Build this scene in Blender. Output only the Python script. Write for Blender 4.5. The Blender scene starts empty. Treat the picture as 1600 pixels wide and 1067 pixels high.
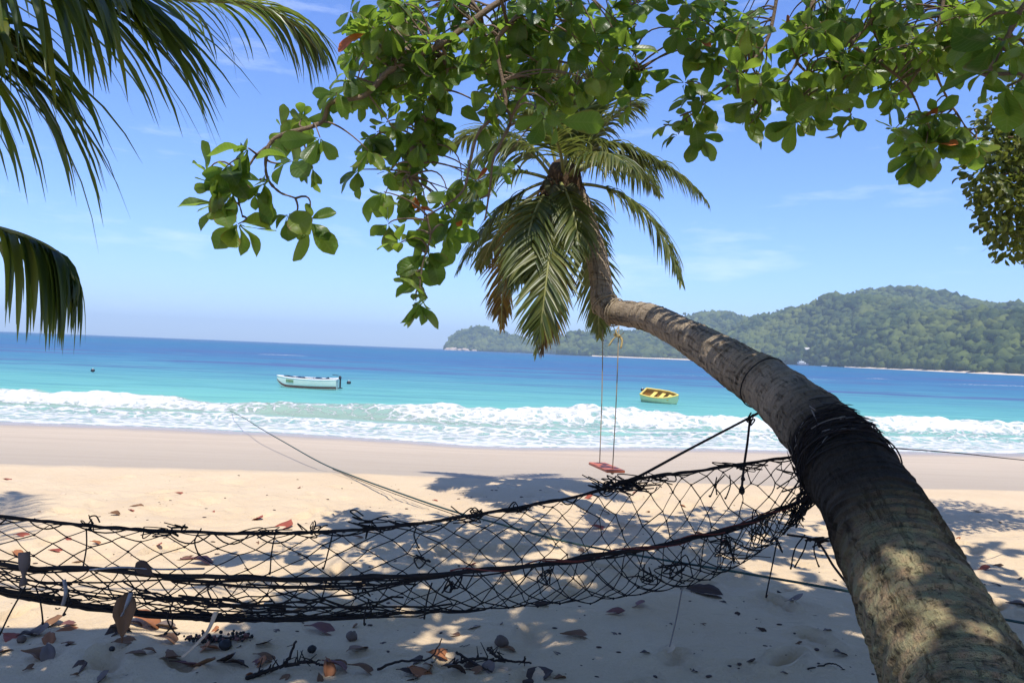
import bpy, math, random
import numpy as np
from mathutils import Vector, Matrix

random.seed(7); rng = np.random.default_rng(7)
scene = bpy.context.scene
COL = scene.collection
TW, TH, F = 1600.0, 1067.0, 1244.0          # photograph size, focal length in its pixels

# ------------------------------------------------------------------ camera
CAM = np.array([0.0, 0.0, 1.6])
roll = math.atan(0.040); pitch = math.atan(15.5 / F)
_f = np.array([0, math.cos(pitch), math.sin(pitch)]); _z = np.array([0, -math.sin(pitch), math.cos(pitch)])
_x = np.array([1.0, 0, 0])
R_ = math.cos(roll) * _x + math.sin(roll) * _z
U_ = math.cos(roll) * _z - math.sin(roll) * _x
cd = bpy.data.cameras.new('camera'); cam = bpy.data.objects.new('camera', cd); COL.objects.link(cam)
cd.sensor_width = 36.0; cd.lens = 36.0 * F / TW; cd.clip_start = 0.05; cd.clip_end = 20000
cam.matrix_world = Matrix(((R_[0], U_[0], -_f[0], CAM[0]), (R_[1], U_[1], -_f[1], CAM[1]), (R_[2], U_[2], -_f[2], CAM[2]), (0, 0, 0, 1)))
scene.camera = cam

# ------------------------------------------------------------------ sky, sun, exposure
SHX, SHY = -0.10, 0.47                       # shadow offset per metre of height
SUN = np.array([-SHX, -SHY, 1.0]); SUN = SUN / np.linalg.norm(SUN)
world = bpy.data.worlds.new('World'); scene.world = world; world.use_nodes = True
wn = world.node_tree.nodes; wl = world.node_tree.links
sky = wn.new('ShaderNodeTexSky'); sky.sky_type = 'NISHITA'; sky.sun_disc = False
sky.sun_elevation = math.asin(SUN[2]); sky.sun_rotation = math.atan2(SUN[0], SUN[1])
sky.altitude = 0; sky.air_density = 1.0; sky.dust_density = 0.3; sky.ozone_density = 3.0
wn['Background'].inputs['Strength'].default_value = 0.15
wb = wn.new('ShaderNodeMixRGB'); wb.blend_type = 'MULTIPLY'; wb.inputs[0].default_value = 1.0; wb.inputs[2].default_value = (0.50, 0.62, 0.95, 1)   # the photograph's cool white balance
wl.new(sky.outputs[0], wb.inputs[1]); tc = wn.new('ShaderNodeTexCoord'); mp = wn.new('ShaderNodeMapping'); mp.inputs['Scale'].default_value = (2.6, 2.6, 13.0); wl.new(tc.outputs['Generated'], mp.inputs[0])
cn = wn.new('ShaderNodeTexNoise'); cn.inputs['Scale'].default_value = 1.7; cn.inputs['Detail'].default_value = 7; cn.inputs['Roughness'].default_value = 0.62; wl.new(mp.outputs[0], cn.inputs[0])
cm = wn.new('ShaderNodeMapRange'); wl.new(cn.outputs[0], cm.inputs[0])
for i_, v_ in ((1, 0.56), (2, 0.78), (3, 0.0), (4, 0.40)): cm.inputs[i_].default_value = v_
cw = wn.new('ShaderNodeMixRGB'); cw.inputs[2].default_value = (5.2, 5.6, 6.4, 1); wl.new(cm.outputs[0], cw.inputs[0]); wl.new(wb.outputs[0], cw.inputs[1])
wl.new(cw.outputs[0], wn['Background'].inputs['Color'])
sd = bpy.data.lights.new('sun', 'SUN'); sun = bpy.data.objects.new('sun', sd); COL.objects.link(sun)
sd.energy = 3.6; sd.angle = math.radians(0.53); sd.color = (1.0, 0.955, 0.88)
sun.location = (0, -5, 30); sun.rotation_euler = Vector(-SUN).to_track_quat('-Z', 'Y').to_euler()
scene.view_settings.view_transform = 'Standard'; scene.view_settings.look = 'None'
scene.view_settings.gamma = 1.0; scene.view_settings.use_curve_mapping = False
scene.view_settings.exposure = 0.77
scene.cycles.use_denoising = True
scene.cycles.max_bounces = 5; scene.cycles.transparent_max_bounces = 12
scene.cycles.sample_clamp_indirect = 6.0

# ------------------------------------------------------------------ maths helpers
def P(px, py, d):
    return CAM + d * (_f + (px - TW / 2) / F * R_ + (TH / 2 - py) / F * U_)
def proj(p):
    v = np.asarray(p) - CAM; d = v @ _f
    d = np.where(np.abs(d) < 1e-6, 1e-6, d)
    return TW / 2 + F * (v @ R_) / d, TH / 2 - F * (v @ U_) / d, d
def unit(v):
    v = np.asarray(v, float); return v / (np.linalg.norm(v) + 1e-12)
def _h(ix, iy, s):
    n = (ix.astype(np.int64) * 374761393 + iy.astype(np.int64) * 668265263 + s * 974711) & 0xffffffff
    n = ((n ^ (n >> 13)) * 1274126177) & 0xffffffff
    return ((n ^ (n >> 16)) & 0xffff) / 65535.0
def vn(x, y, s=0):
    x = np.asarray(x, float); y = np.asarray(y, float)
    ix = np.floor(x); iy = np.floor(y); fx = x - ix; fy = y - iy
    fx = fx * fx * (3 - 2 * fx); fy = fy * fy * (3 - 2 * fy)
    a = _h(ix, iy, s); b = _h(ix + 1, iy, s); c = _h(ix, iy + 1, s); d = _h(ix + 1, iy + 1, s)
    return (a * (1 - fx) + b * fx) * (1 - fy) + (c * (1 - fx) + d * fx) * fy - 0.5
def fbm(x, y, s=0, o=4):
    t = 0; a = 1.0
    for k in range(o):
        t = t + a * vn(x * 2 ** k + 17.3 * k, y * 2 ** k - 9.1 * k, s + k); a *= 0.5
    return t
def smooth(a, b, x):
    t = np.clip((x - a) / (b - a), 0, 1); return t * t * (3 - 2 * t)
def catmull(pts, n):
    pts = np.asarray(pts, float); k = len(pts)
    q = np.vstack([2 * pts[0] - pts[1], pts, 2 * pts[-1] - pts[-2]])
    u = np.linspace(0, k - 1 - 1e-9, n); i = u.astype(int); t = (u - i)[:, None]
    p0, p1, p2, p3 = q[i], q[i + 1], q[i + 2], q[i + 3]
    return 0.5 * (2 * p1 + (p2 - p0) * t + (2 * p0 - 5 * p1 + 4 * p2 - p3) * t ** 2 + (3 * p1 - p0 - 3 * p2 + p3) * t ** 3)

# ------------------------------------------------------------------ mesh helpers
class MB:
    def __init__(s): s.v = []; s.q = []; s.t = []; s.n = 0
    def add(s, v, q=None, t=None):
        v = np.asarray(v, float).reshape(-1, 3); s.v.append(v)
        if q is not None and len(q): s.q.append(np.asarray(q, int) + s.n)
        if t is not None and len(t): s.t.append(np.asarray(t, int) + s.n)
        s.n += len(v); return s
    def mesh(s, name, sm=True):
        V = np.vstack(s.v); Q = np.vstack(s.q) if s.q else np.zeros((0, 4), int); T = np.vstack(s.t) if s.t else np.zeros((0, 3), int)
        me = bpy.data.meshes.new(name); me.vertices.add(len(V)); me.vertices.foreach_set('co', V.astype(np.float32).ravel())
        li = np.concatenate([Q.ravel(), T.ravel()]); me.loops.add(len(li)); me.loops.foreach_set('vertex_index', li.astype(np.int32))
        npoly = len(Q) + len(T); me.polygons.add(npoly)
        tot = np.concatenate([np.full(len(Q), 4), np.full(len(T), 3)])
        st = np.concatenate([[0], np.cumsum(tot)[:-1]]) if npoly else tot
        me.polygons.foreach_set('loop_start', st.astype(np.int32)); me.polygons.foreach_set('loop_total', tot.astype(np.int32))
        me.polygons.foreach_set('use_smooth', np.full(npoly, sm)); me.update(); me.validate(); return me
    def build(s, name, m, parent=None, sm=True, origin=None, local=False):
        if origin is not None: s.v = [v - np.asarray(origin) for v in s.v]
        return link(name, s.mesh(name, sm), m, parent, origin, local)
def link(name, me, m, parent=None, loc=None, local=False):
    o = bpy.data.objects.new(name, me); COL.objects.link(o)
    if m is not None and not me.materials: me.materials.append(m)
    if loc is not None: o.location = loc
    if parent is not None:
        o.parent = parent
        if parent.parent is None and not local: o.matrix_parent_inverse = Matrix.Translation(-Vector(parent.location))
    return o
def tag(o, label, cat, group=None, kind=None):
    if label: o['label'] = label
    if cat: o['category'] = cat
    if group: o['group'] = group
    if kind: o['kind'] = kind
    return o
def empty(name, loc=(0, 0, 0)):
    # parts are authored in world space, so a thing's Empty parents them with its own offset undone
    o = bpy.data.objects.new(name, None); COL.objects.link(o); o.location = loc; o.empty_display_size = 0.1; return o
def struct(o): o['kind'] = 'structure'; return o

def tube(mb, pts, r, sides=6, cap=True):
    pts = np.asarray(pts, float); n = len(pts); r = np.broadcast_to(np.asarray(r, float), (n,))
    tg = np.gradient(pts, axis=0); tg /= np.linalg.norm(tg, axis=1)[:, None] + 1e-12
    a = np.array([0, 0, 1.0]) if abs(tg[0][2]) < 0.9 else np.array([1.0, 0, 0])
    u = unit(np.cross(tg[0], a)); N = np.zeros((n, 3)); B = np.zeros((n, 3))
    for i in range(n):
        u = u - tg[i] * (u @ tg[i]); u = unit(u); N[i] = u; B[i] = np.cross(tg[i], u)
    th = np.arange(sides) * 2 * math.pi / sides
    V = pts[:, None, :] + r[:, None, None] * (np.cos(th)[None, :, None] * N[:, None, :] + np.sin(th)[None, :, None] * B[:, None, :])
    i = np.arange(n - 1)[:, None]; j = np.arange(sides)[None, :]; j2 = (j + 1) % sides
    Q = np.stack([i * sides + j, i * sides + j2, (i + 1) * sides + j2, (i + 1) * sides + j], -1).reshape(-1, 4)
    V = V.reshape(-1, 3); T = []
    if cap:
        V = np.vstack([V, pts[0], pts[-1]]); c0 = n * sides
        for k in range(sides):
            T.append((c0, (k + 1) % sides, k)); T.append((c0 + 1, (n - 1) * sides + k, (n - 1) * sides + (k + 1) % sides))
    mb.add(V, Q, T if T else None); return mb
def grid(mb, V):
    a, b = V.shape[:2]; i = np.arange(a - 1)[:, None]; j = np.arange(b - 1)[None, :]
    mb.add(V.reshape(-1, 3), np.stack([i * b + j, i * b + j + 1, (i + 1) * b + j + 1, (i + 1) * b + j], -1).reshape(-1, 4)); return mb
def box(mb, c, s, ax=None):
    c = np.asarray(c, float); s = np.asarray(s, float) / 2
    v = np.array([(x, y, z) for x in (-1, 1) for y in (-1, 1) for z in (-1, 1)], float) * s
    if ax is not None: v = v @ np.asarray(ax)
    mb.add(v + c, [(0, 1, 3, 2), (4, 6, 7, 5), (0, 4, 5, 1), (2, 3, 7, 6), (0, 2, 6, 4), (1, 5, 7, 3)]); return mb
def blob(mb, c, r, seed=0, amp=0.15, nu=10, nv=7):
    th = np.linspace(0, 2 * math.pi, nu, endpoint=False); ph = np.linspace(0, math.pi, nv)
    T_, P_ = np.meshgrid(th, ph, indexing='ij')
    rr = 1 + amp * 2 * vn(np.cos(T_) * 1.7 + 5 + seed, P_ * 1.7 + np.sin(T_) * 1.3, seed)
    r = np.broadcast_to(np.asarray(r, float), (3,))
    V = np.stack([np.cos(T_) * np.sin(P_) * r[0], np.sin(T_) * np.sin(P_) * r[1], np.cos(P_) * r[2]], -1) * rr[..., None] + np.asarray(c)
    i = np.arange(nu)[:, None]; j = np.arange(nv - 1)[None, :]; i2 = (i + 1) % nu
    V[:, 0] = V[:, 0].mean(0); V[:, -1] = V[:, -1].mean(0)
    mb.add(V.reshape(-1, 3), np.stack([i * nv + j, i * nv + j + 1, i2 * nv + j + 1, i2 * nv + j], -1).reshape(-1, 4)); return mb

# ------------------------------------------------------------------ material helpers
class NT:
    def __init__(s, name):
        s.m = bpy.data.materials.new(name); s.m.use_nodes = True; s.t = s.m.node_tree
        s.p = s.t.nodes['Principled BSDF']; s.out = s.t.nodes['Material Output']
    def n(s, typ, props=None, **inp):
        nd = s.t.nodes.new('ShaderNode' + typ)
        for k, v in (props or {}).items(): setattr(nd, k, v)
        for k, v in inp.items(): s.set(nd, k, v)
        return nd
    def set(s, nd, k, v):
        k = k.replace('_', ' ') if isinstance(k, str) and k not in nd.inputs else k
        if isinstance(k, str) and k.startswith('i') and k[1:].isdigit(): k = int(k[1:])
        sock = nd.inputs[k]
        if hasattr(v, 'outputs'): v = v.outputs[0]
        if isinstance(v, bpy.types.NodeSocket): s.t.links.new(v, sock)
        else: sock.default_value = v
    def noise(s, vec, scale, detail=4, rough=0.55): return s.n('TexNoise', None, Vector=vec, Scale=scale, Detail=detail, Roughness=rough).outputs[0]
    def math(s, op, a, b=0.5, c=None, clamp=False):
        nd = s.n('Math', {'operation': op, 'use_clamp': clamp}); s.set(nd, 0, a); s.set(nd, 1, b)
        if c is not None: s.set(nd, 2, c)
        return nd.outputs[0]
    def ramp(s, f, st, interp='LINEAR'):
        nd = s.n('ValToRGB'); cr = nd.color_ramp; cr.interpolation = interp
        while len(cr.elements) < len(st): cr.elements.new(0.5)
        for e, (p, c) in zip(cr.elements, st): e.position = p; e.color = (*c, 1) if len(c) == 3 else c
        s.set(nd, 0, f); return nd.outputs[0]
    def mix(s, f, a, b, mode='MIX'):
        nd = s.n('MixRGB', {'blend_type': mode}); s.set(nd, 0, f)
        s.set(nd, 1, (*a, 1) if isinstance(a, tuple) and len(a) == 3 else a); s.set(nd, 2, (*b, 1) if isinstance(b, tuple) and len(b) == 3 else b)
        return nd.outputs[0]
    def mapr(s, v, a, b, c=0.0, d=1.0):
        nd = s.n('MapRange'); s.set(nd, 0, v)
        for k, x in zip((1, 2, 3, 4), (a, b, c, d)): nd.inputs[k].default_value = x
        return nd.outputs[0]
    def pos(s, scale=None):
        g = s.n('NewGeometry').outputs['Position']
        if scale is None: return g
        return s.n('Mapping', None, Vector=g, Scale=scale).outputs[0]
    def bump(s, h, strength, dist): s.set(s.p, 'Normal', s.n('Bump', None, Height=h, Strength=strength, Distance=dist)); return s
    def fin(s, col, rough=0.8, spec=0.3):
        s.set(s.p, 'Base Color', (*col, 1) if isinstance(col, tuple) and len(col) == 3 else col); s.set(s.p, 'Roughness', rough); s.set(s.p, 'Specular IOR Level', spec); return s.m
def plain(name, col, rough=0.7, spec=0.3, var=0.25, scale=25.0, bump=0.3, dist=0.003):
    k = NT(name); v = k.n('TexCoord').outputs['Object']; nz = k.noise(v, scale, 5)
    c2 = tuple(min(1, c * (1 + var)) for c in col); c1 = tuple(c * (1 - var) for c in col)
    if bump: k.bump(nz, bump, dist)
    return k.fin(k.mix(nz, c1, c2), rough, spec)
def leafmat(name, stops, trans=0.35, rough=0.45, spec=0.4, tcol=None, scale=18, spots=None, veins=False):
    k = NT(name)
    r = k.math('FRACT', k.math('ADD', k.n('NewGeometry').outputs['Random Per Island'], k.n('ObjectInfo').outputs['Random']))
    c = k.ramp(r, stops); nz = k.noise(k.n('TexCoord').outputs['Object'], scale, 4)
    c = k.mix(k.mapr(nz, 0.3, 0.75, 0.0, 0.35), c, (0.02, 0.035, 0.008), 'MIX')
    if spots: c = k.mix(k.mapr(k.noise(k.n('TexCoord').outputs['Object'], scale * 0.45, 3), 0.62, 0.70), c, spots)
    hb_ = nz
    if veins:     # pale midrib and side veins, tattered brown margins
        sv = k.n('SeparateXYZ', None, Vector=k.n('Attribute', {'attribute_name': 'leafuv'}).outputs['Vector']); au = k.math('ABSOLUTE', sv.outputs[0], 0)
        sd2 = k.math('SINE', k.math('MULTIPLY', k.math('SUBTRACT', sv.outputs[1], k.math('MULTIPLY', au, 0.16)), 62.0), 0)
        vein = k.math('MAXIMUM', k.mapr(sd2, 0.80, 0.98), k.mapr(au, 0.10, 0.04)); c = k.mix(k.math('MULTIPLY', vein, 0.42), c, (0.20, 0.25, 0.06))
        ed = k.math('MULTIPLY', k.mapr(k.math('ADD', au, k.math('MULTIPLY', nz, 0.9)), 1.30, 1.50), k.mapr(r, 0.35, 0.6)); c = k.mix(ed, c, (0.16, 0.085, 0.03))
        hb_ = k.math('SUBTRACT', nz, k.math('MULTIPLY', vein, 0.8))
    k.bump(hb_, 0.3, 0.004); k.fin(c, rough, spec)
    tr = k.n('BsdfTranslucent'); k.set(tr, 0, k.mix(0.5, c, tcol or (0.25, 0.32, 0.03), 'MIX'))
    mx = k.n('MixShader'); k.set(mx, 0, trans); k.set(mx, 1, k.p); k.set(mx, 2, tr); k.set(k.out, 0, mx); return k.m

# ================================================================== THE SETTING
# ------------------------------------------------------------------ sand
def berm(x): return 10.1 + 0.085 * np.clip(x, -40, 40) + 0.25 * np.asarray(vn(np.asarray(x) * 0.35, np.asarray(x) * 0 + 3.3, 5))
def shore(x):
    x = np.asarray(x, float)
    return np.interp(x, [-60, -16, -6, 0, 6, 12, 60], [27, 23.6, 22.9, 22.2, 23.4, 25.3, 34]) + 1.0 * vn(x * 0.22, x * 0 + 1.7, 9) + 0.4 * vn(x * 0.8, x * 0 + 4.7, 19)
_fp = []
for k in range(330):
    fx, fy = rng.uniform(-4.5, 6), rng.uniform(1.6, 9.4)
    if fy > 6.5 and rng.random() < 0.35: continue
    _fp.append((fx, fy, rng.uniform(0, 3.14), rng.uniform(0.09, 0.17), rng.uniform(0.045, 0.075), rng.uniform(0.020, 0.060) * (1.0 if fy < 7.5 else 0.6)))
def sandH(x, y):
    x = np.asarray(x, float); y = np.asarray(y, float)
    near = 1 - smooth(8.0, 9.8, y)
    z = (0.075 * fbm(x * 0.55, y * 0.55, 21, 3) + 0.050 * fbm(x * 2.3, y * 2.3, 31, 3) + 0.013 * fbm(x * 9, y * 9, 41, 3)) * (0.25 + 0.75 * near)
    for (fx, fy, a, l, w, dp) in _fp:
        m = (np.abs(x - fx) < 0.6) & (np.abs(y - fy) < 0.6)
        if not m.any(): continue
        dx = x[m] - fx; dy = y[m] - fy if y.shape else y - fy
        u = (dx * math.cos(a) + dy * math.sin(a)) / l; v = (-dx * math.sin(a) + dy * math.cos(a)) / w
        q = np.sqrt(u * u + v * v); z[m] += dp * (-np.exp(-(q ** 3)) + 0.45 * np.exp(-((q - 1.35) / 0.35) ** 2))
    yb = berm(x); ys = shore(x); t = (y - yb) / (ys - yb)
    drop = -1.0 * np.clip(t, 0, None) ** 0.92 - 0.03 * smooth(0, 1.2, y - yb)
    drop = np.where(t > 1, -1.05 - 0.09 * (y - ys), drop)
    return np.where(y > yb, drop, 0) + z * (1 - smooth(0, 2.0, y - yb) * 0.9)
def geo(a, b, step, ratio):
    out = []; x = a; d = step
    while abs(x - a) < abs(b - a): d *= ratio; x += d if b > a else -d; out.append(x)
    return out
xs = np.array(sorted(geo(-5.6, -320, 0.05, 1.13)) + list(np.arange(-5.6, 6.6, 0.036)) + geo(6.6, 320, 0.05, 1.13))
ys = np.array(sorted(geo(1.7, -120, 0.06, 1.2)) + list(np.arange(1.7, 8.6, 0.032)) + list(np.arange(8.6, 12.5, 0.06)) + list(np.arange(12.5, 30, 0.3)) + geo(30, 60, 0.4, 1.2))
def uniq(a): a = np.sort(a); return a[np.concatenate([[True], np.diff(a) > 1e-4])]
xs = uniq(xs); ys = uniq(ys)
X, Y = np.meshgrid(xs, ys, indexing='ij')
Z = sandH(X.ravel(), Y.ravel()).reshape(X.shape)
k = NT('beach_sand'); g = k.pos()
sep = k.n('SeparateXYZ', None, Vector=g)
n1 = k.noise(g, 1.3, 5); n2 = k.noise(g, 60, 4, 0.7); n3 = k.noise(k.pos((0.6, 2.2, 1)), 6, 5)
c = k.mix(k.mapr(n1, 0.3, 0.7), (0.58, 0.435, 0.265), (0.63, 0.49, 0.31))
c = k.mix(k.mapr(n2, 0.25, 0.8, 0.0, 0.35), c, (0.40, 0.29, 0.20))
c = k.mix(k.mapr(n3, 0.60, 0.74, 0.0, 0.30), c, (0.34, 0.25, 0.175))
spk = k.noise(g, 190, 2, 0.8); c = k.mix(k.mapr(spk, 0.70, 0.76, 0, 0.55), c, (0.12, 0.08, 0.06))
# sand still damp from the last tide, seaward of the berm
ln = k.math('ADD', k.math('MULTIPLY', sep.outputs[0], -0.085), sep.outputs[1])
wob = k.math('ADD', ln, k.math('MULTIPLY', k.noise(k.pos((0.35, 0.35, 0)), 1.0, 3), 0.9))
wet = k.mapr(wob, 10.45, 10.75)
fade = k.mapr(wob, 12.0, 19.0)
wc = k.mix(fade, (0.41, 0.335, 0.245), (0.50, 0.40, 0.285)); wc = k.mix(k.mapr(k.noise(k.pos((0.12, 1.0, 1)), 2.2, 4), 0.42, 0.75, 0, 0.45), wc, (0.36, 0.285, 0.205))
c = k.mix(wet, c, wc)
swash = k.mapr(k.math('SUBTRACT', sep.outputs[2], k.math('MULTIPLY', n1, 0.12)), -0.99, -0.86, 1.0, 0.0)
c = k.mix(swash, c, (0.36, 0.29, 0.215))
rg = k.mix(swash, (0.9, 0.9, 0.9), (0.25, 0.25, 0.25))
k.bump(k.math('ADD', k.math('MULTIPLY', n2, 0.5), k.math('MULTIPLY', k.noise(g, 16, 5), 1.0)), 0.8, 0.020)
M_sand = k.fin(c, rg, 0.25)
V = np.stack([X, Y, Z], -1); mb = MB(); grid(mb, V)
sand = struct(mb.build('beach_sand', M_sand))
def G(px, py):
    """ground point under a viewing ray"""
    v = P(px, py, 1.0) - CAM; t = -CAM[2] / v[2]; p = CAM + t * v
    for _ in range(4):
        z = float(sandH(np.array([p[0]]), np.array([p[1]]))[0]); t = (z - CAM[2]) / v[2]; p = CAM + t * v
    return p

# ------------------------------------------------------------------ sea
SEA = -1.0
xs = np.array(sorted(geo(-34, -6500, 0.2, 1.16)) + list(np.arange(-34, 34, 0.13)) + geo(34, 6500, 0.2, 1.16))
ys = np.array(list(np.arange(19.5, 44, 0.11)) + geo(44, 6500, 0.13, 1.05))
xs = uniq(xs); ys = uniq(ys)
X, Y = np.meshgrid(xs, ys, indexing='ij')
def sea_surface(X, Y):
    S = shore(X)
    off = Y - S
    yc = S + 7.2 + 1.6 * vn(X * 0.13, X * 0, 61) + 0.5 * vn(X * 0.5, X * 0, 62)
    hgt = np.interp(X, [-30, -14, -7, -2, 3, 8, 14, 30], [0.34, 0.38, 0.36, 0.42, 0.46, 0.44, 0.38, 0.34]) * (1 + 0.7 * vn(X * 0.28, X * 0, 63) + 0.25 * vn(X * 1.3, X * 0 + 7, 64))
    u = Y - yc
    prof = np.where(u < 0, np.exp(-(u / 0.75) ** 2), np.exp(-(u / 2.4) ** 2))
    z = hgt * prof
    y2 = S + 3.1 + 1.3 * vn(X * 0.17, X * 0 + 5, 71); u2 = Y - y2
    h2 = 0.13 * (1 + 1.2 * vn(X * 0.22, X * 0 + 3, 72)); z = z + np.clip(h2, 0.02, 1) * np.where(u2 < 0, np.exp(-(u2 / 0.4) ** 2), np.exp(-(u2 / 1.3) ** 2))
    # foam
    br = smooth(-0.15, 0.30, 1.0 * vn(X * 0.16, X * 0 + 11, 81) + np.interp(X, [-30, -16, -9, -4, 0, 4, 30], [0.6, 0.55, 0.45, 0.5, 0.6, 0.7, 0.7]))
    f = br * np.where(u < 0, smooth(-3.0, -0.5, u), 1 - smooth(0.0, 0.75, u)) * (0.86 + 0.35 * vn(X * 0.6, Y * 0.9, 83))
    f = np.maximum(f, 0.62 * np.where(u < 0, np.exp(-(u / 0.5) ** 2), np.exp(-(u / 0.5) ** 2)))
    wash = (1 - smooth(2.6, 4.2, off + 1.2 * vn(X * 0.3, Y * 0.3, 82))) * smooth(-1.5, 0.0, off)
    f = np.maximum(f, wash * 0.70 + 0.35 * np.exp(-((off + 0.05) / 0.22) ** 2) * wash)
    f = np.maximum(f, 0.78 * np.exp(-(u2 / 0.45) ** 2))
    f = np.maximum(f, 0.55 * smooth(3, 5.5, off) * (u < 0) * br)
    # churned sand in the shallows
    tb = np.exp(-((off - 5.3) / 2.2) ** 2) * np.interp(X, [-30, -8, -2, 3, 10, 30], [.5, .5, .4, .2, .2, .2]) * (u < 0.5)
    # lumpy, broken crest
    lump = f * (0.22 * vn(X * 1.9, Y * 1.9, 91) + 0.17 * vn(X * 4.3, Y * 4.3, 92)) * smooth(2.0, 4.0, off)
    chop = smooth(1.5, 9, off) * (0.05 * fbm(X * 0.45 + Y * 0.1, Y * 1.15, 93, 3) + 0.12 * smooth(12, 30, off) * vn(X * 0.10, Y * 0.28 + X * 0.02, 94)) * (1 - smooth(150, 420, Y))
    return SEA + z + np.maximum(lump, -0.02) + chop + 0.02 * vn(X, Y, 95) * smooth(0, 2, off), f, tb
Z, FO, TB = sea_surface(X, Y)
# far breakers on the reef, right of the bay
u = Y - (118 + 0.30 * (X - 30) + 5 * vn(X * 0.03, X * 0, 97)); far = np.exp(-(u / 3.2) ** 2) * smooth(12, 30, X) * (0.55 + 0.75 * vn(X * 0.09, Y * 0.02, 98))
Z = Z + 0.45 * far; FO = np.maximum(FO, 0.95 * far)
u = Y - (150 + 8 * vn(X * 0.02, X * 0, 101)); fa2 = np.exp(-(u / 4.0) ** 2) * smooth(0.12, 0.34, vn(X * 0.07, Y * 0.03, 99)); FO = np.maximum(FO, 0.85 * fa2); Z = Z + 0.4 * fa2
mb = MB(); grid(mb, np.stack([X, Y, Z], -1))
k = NT('sea_water'); g = k.pos(); sep = k.n('SeparateXYZ', None, Vector=g)
lg = k.math('LOGARITHM', k.math('ADD', sep.outputs[1], k.math('MULTIPLY', k.noise(k.pos((0.04, 0.09, 0)), 1.0, 3), 22.0)), 10.0)
t = k.mapr(lg, 1.5, 3.5)
def lt(y): return (math.log10(y) - 1.5) / 2.0
c = k.ramp(t, [(0.0, (0.27, 0.40, 0.32)), (lt(44), (0.150, 0.395, 0.315)), (lt(62), (0.095, 0.285, 0.285)), (lt(95), (0.055, 0.175, 0.26)), (lt(170), (0.035, 0.115, 0.235)), (lt(420), (0.02, 0.115, 0.22)), (lt(1200), (0.010, 0.075, 0.19))])
pt = k.noise(k.pos((0.022, 0.075, 0)), 1.0, 5, 0.62)
pm = k.math('MULTIPLY', k.mapr(pt, 0.50, 0.62), k.math('MULTIPLY', k.mapr(sep.outputs[1], 48, 75), k.mapr(sep.outputs[1], 180, 330, 1.0, 0.15)))
c = k.mix(k.math('MULTIPLY', pm, 0.92), c, (0.065, 0.092, 0.205))
stx = k.noise(k.pos((0.10, 0.75, 0)), 1.0, 5, 0.6); c = k.mix(k.mapr(stx, 0.48, 0.75, 0, 0.42), c, (0.022, 0.10, 0.18)); c = k.mix(k.mapr(stx, 0.50, 0.28, 0, 0.35), c, (0.14, 0.34, 0.36))
at = k.n('Attribute', {'attribute_name': 'turbid'}).outputs['Fac']; c = k.mix(at, c, (0.33, 0.30, 0.19))
fo = k.n('Attribute', {'attribute_name': 'foam'}).outputs['Fac']
fn = k.noise(k.pos((1.0, 1.0, 1.0)), 2.6, 7, 0.68); vo = k.n('TexVoronoi', {'feature': 'DISTANCE_TO_EDGE'}, Vector=k.n('Mapping', None, Vector=k.mix(0.10, g, k.n('TexNoise', None, Vector=g, Scale=1.6, Detail=3.0).outputs['Color'], 'ADD'), Scale=(1.0, 1.3, 1.0)).outputs[0], Scale=2.1).outputs[0]
lace = k.mapr(vo, 0.0, 0.16, 0.30, -0.10)
ff = k.math('ADD', k.math('MULTIPLY', fo, 1.25), k.math('ADD', k.math('MULTIPLY', k.math('SUBTRACT', fn, 0.5), 1.7), lace))
ff = k.mapr(ff, 0.62, 0.95)
cap = k.math('MULTIPLY', k.mapr(k.noise(k.pos((0.28, 1.0, 0)), 0.55, 6, 0.75), 0.735, 0.775), k.mapr(sep.outputs[1], 48, 70))
ff = k.math('MAXIMUM', ff, k.math('MULTIPLY', cap, 0.75))
c = k.mix(ff, c, k.mix(k.mapr(k.noise(k.pos((0.7, 1.6, 1)), 3.2, 6, 0.7), 0.35, 0.65), (0.44, 0.44, 0.41), (0.70, 0.70, 0.67)))
h = k.math('ADD', k.math('MULTIPLY', k.noise(k.pos((0.55, 1.3, 1)), 2.2, 6, 0.6), 0.55), k.math('MULTIPLY', k.noise(k.pos((0.10, 0.40, 1)), 1.0, 4), 2.2))
h = k.math('ADD', h, k.math('MULTIPLY', k.math('MULTIPLY', fn, ff), 0.9))
bp = k.n('Bump', None, Height=h, Strength=0.8, Distance=0.16)
df = k.n('BsdfDiffuse', None, Color=c, Normal=bp); gl = k.n('BsdfGlossy', None, Roughness=0.22, Normal=bp); gl.inputs['Color'].default_value = (1, 1, 1, 1)
mx = k.n('MixShader'); k.set(mx, 0, k.mapr(ff, 0, 1, 0.10, 0.0)); k.set(mx, 1, df); k.set(mx, 2, gl); k.set(k.out, 0, mx); k.t.nodes.remove(k.p); M_sea = k.m
sea = struct(mb.build('sea_water', M_sea))
for nm, A in (('foam', FO), ('turbid', TB)):
    a = sea.data.attributes.new(nm, 'FLOAT', 'POINT'); a.data.foreach_set('value', A.astype(np.float32).ravel())

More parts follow.
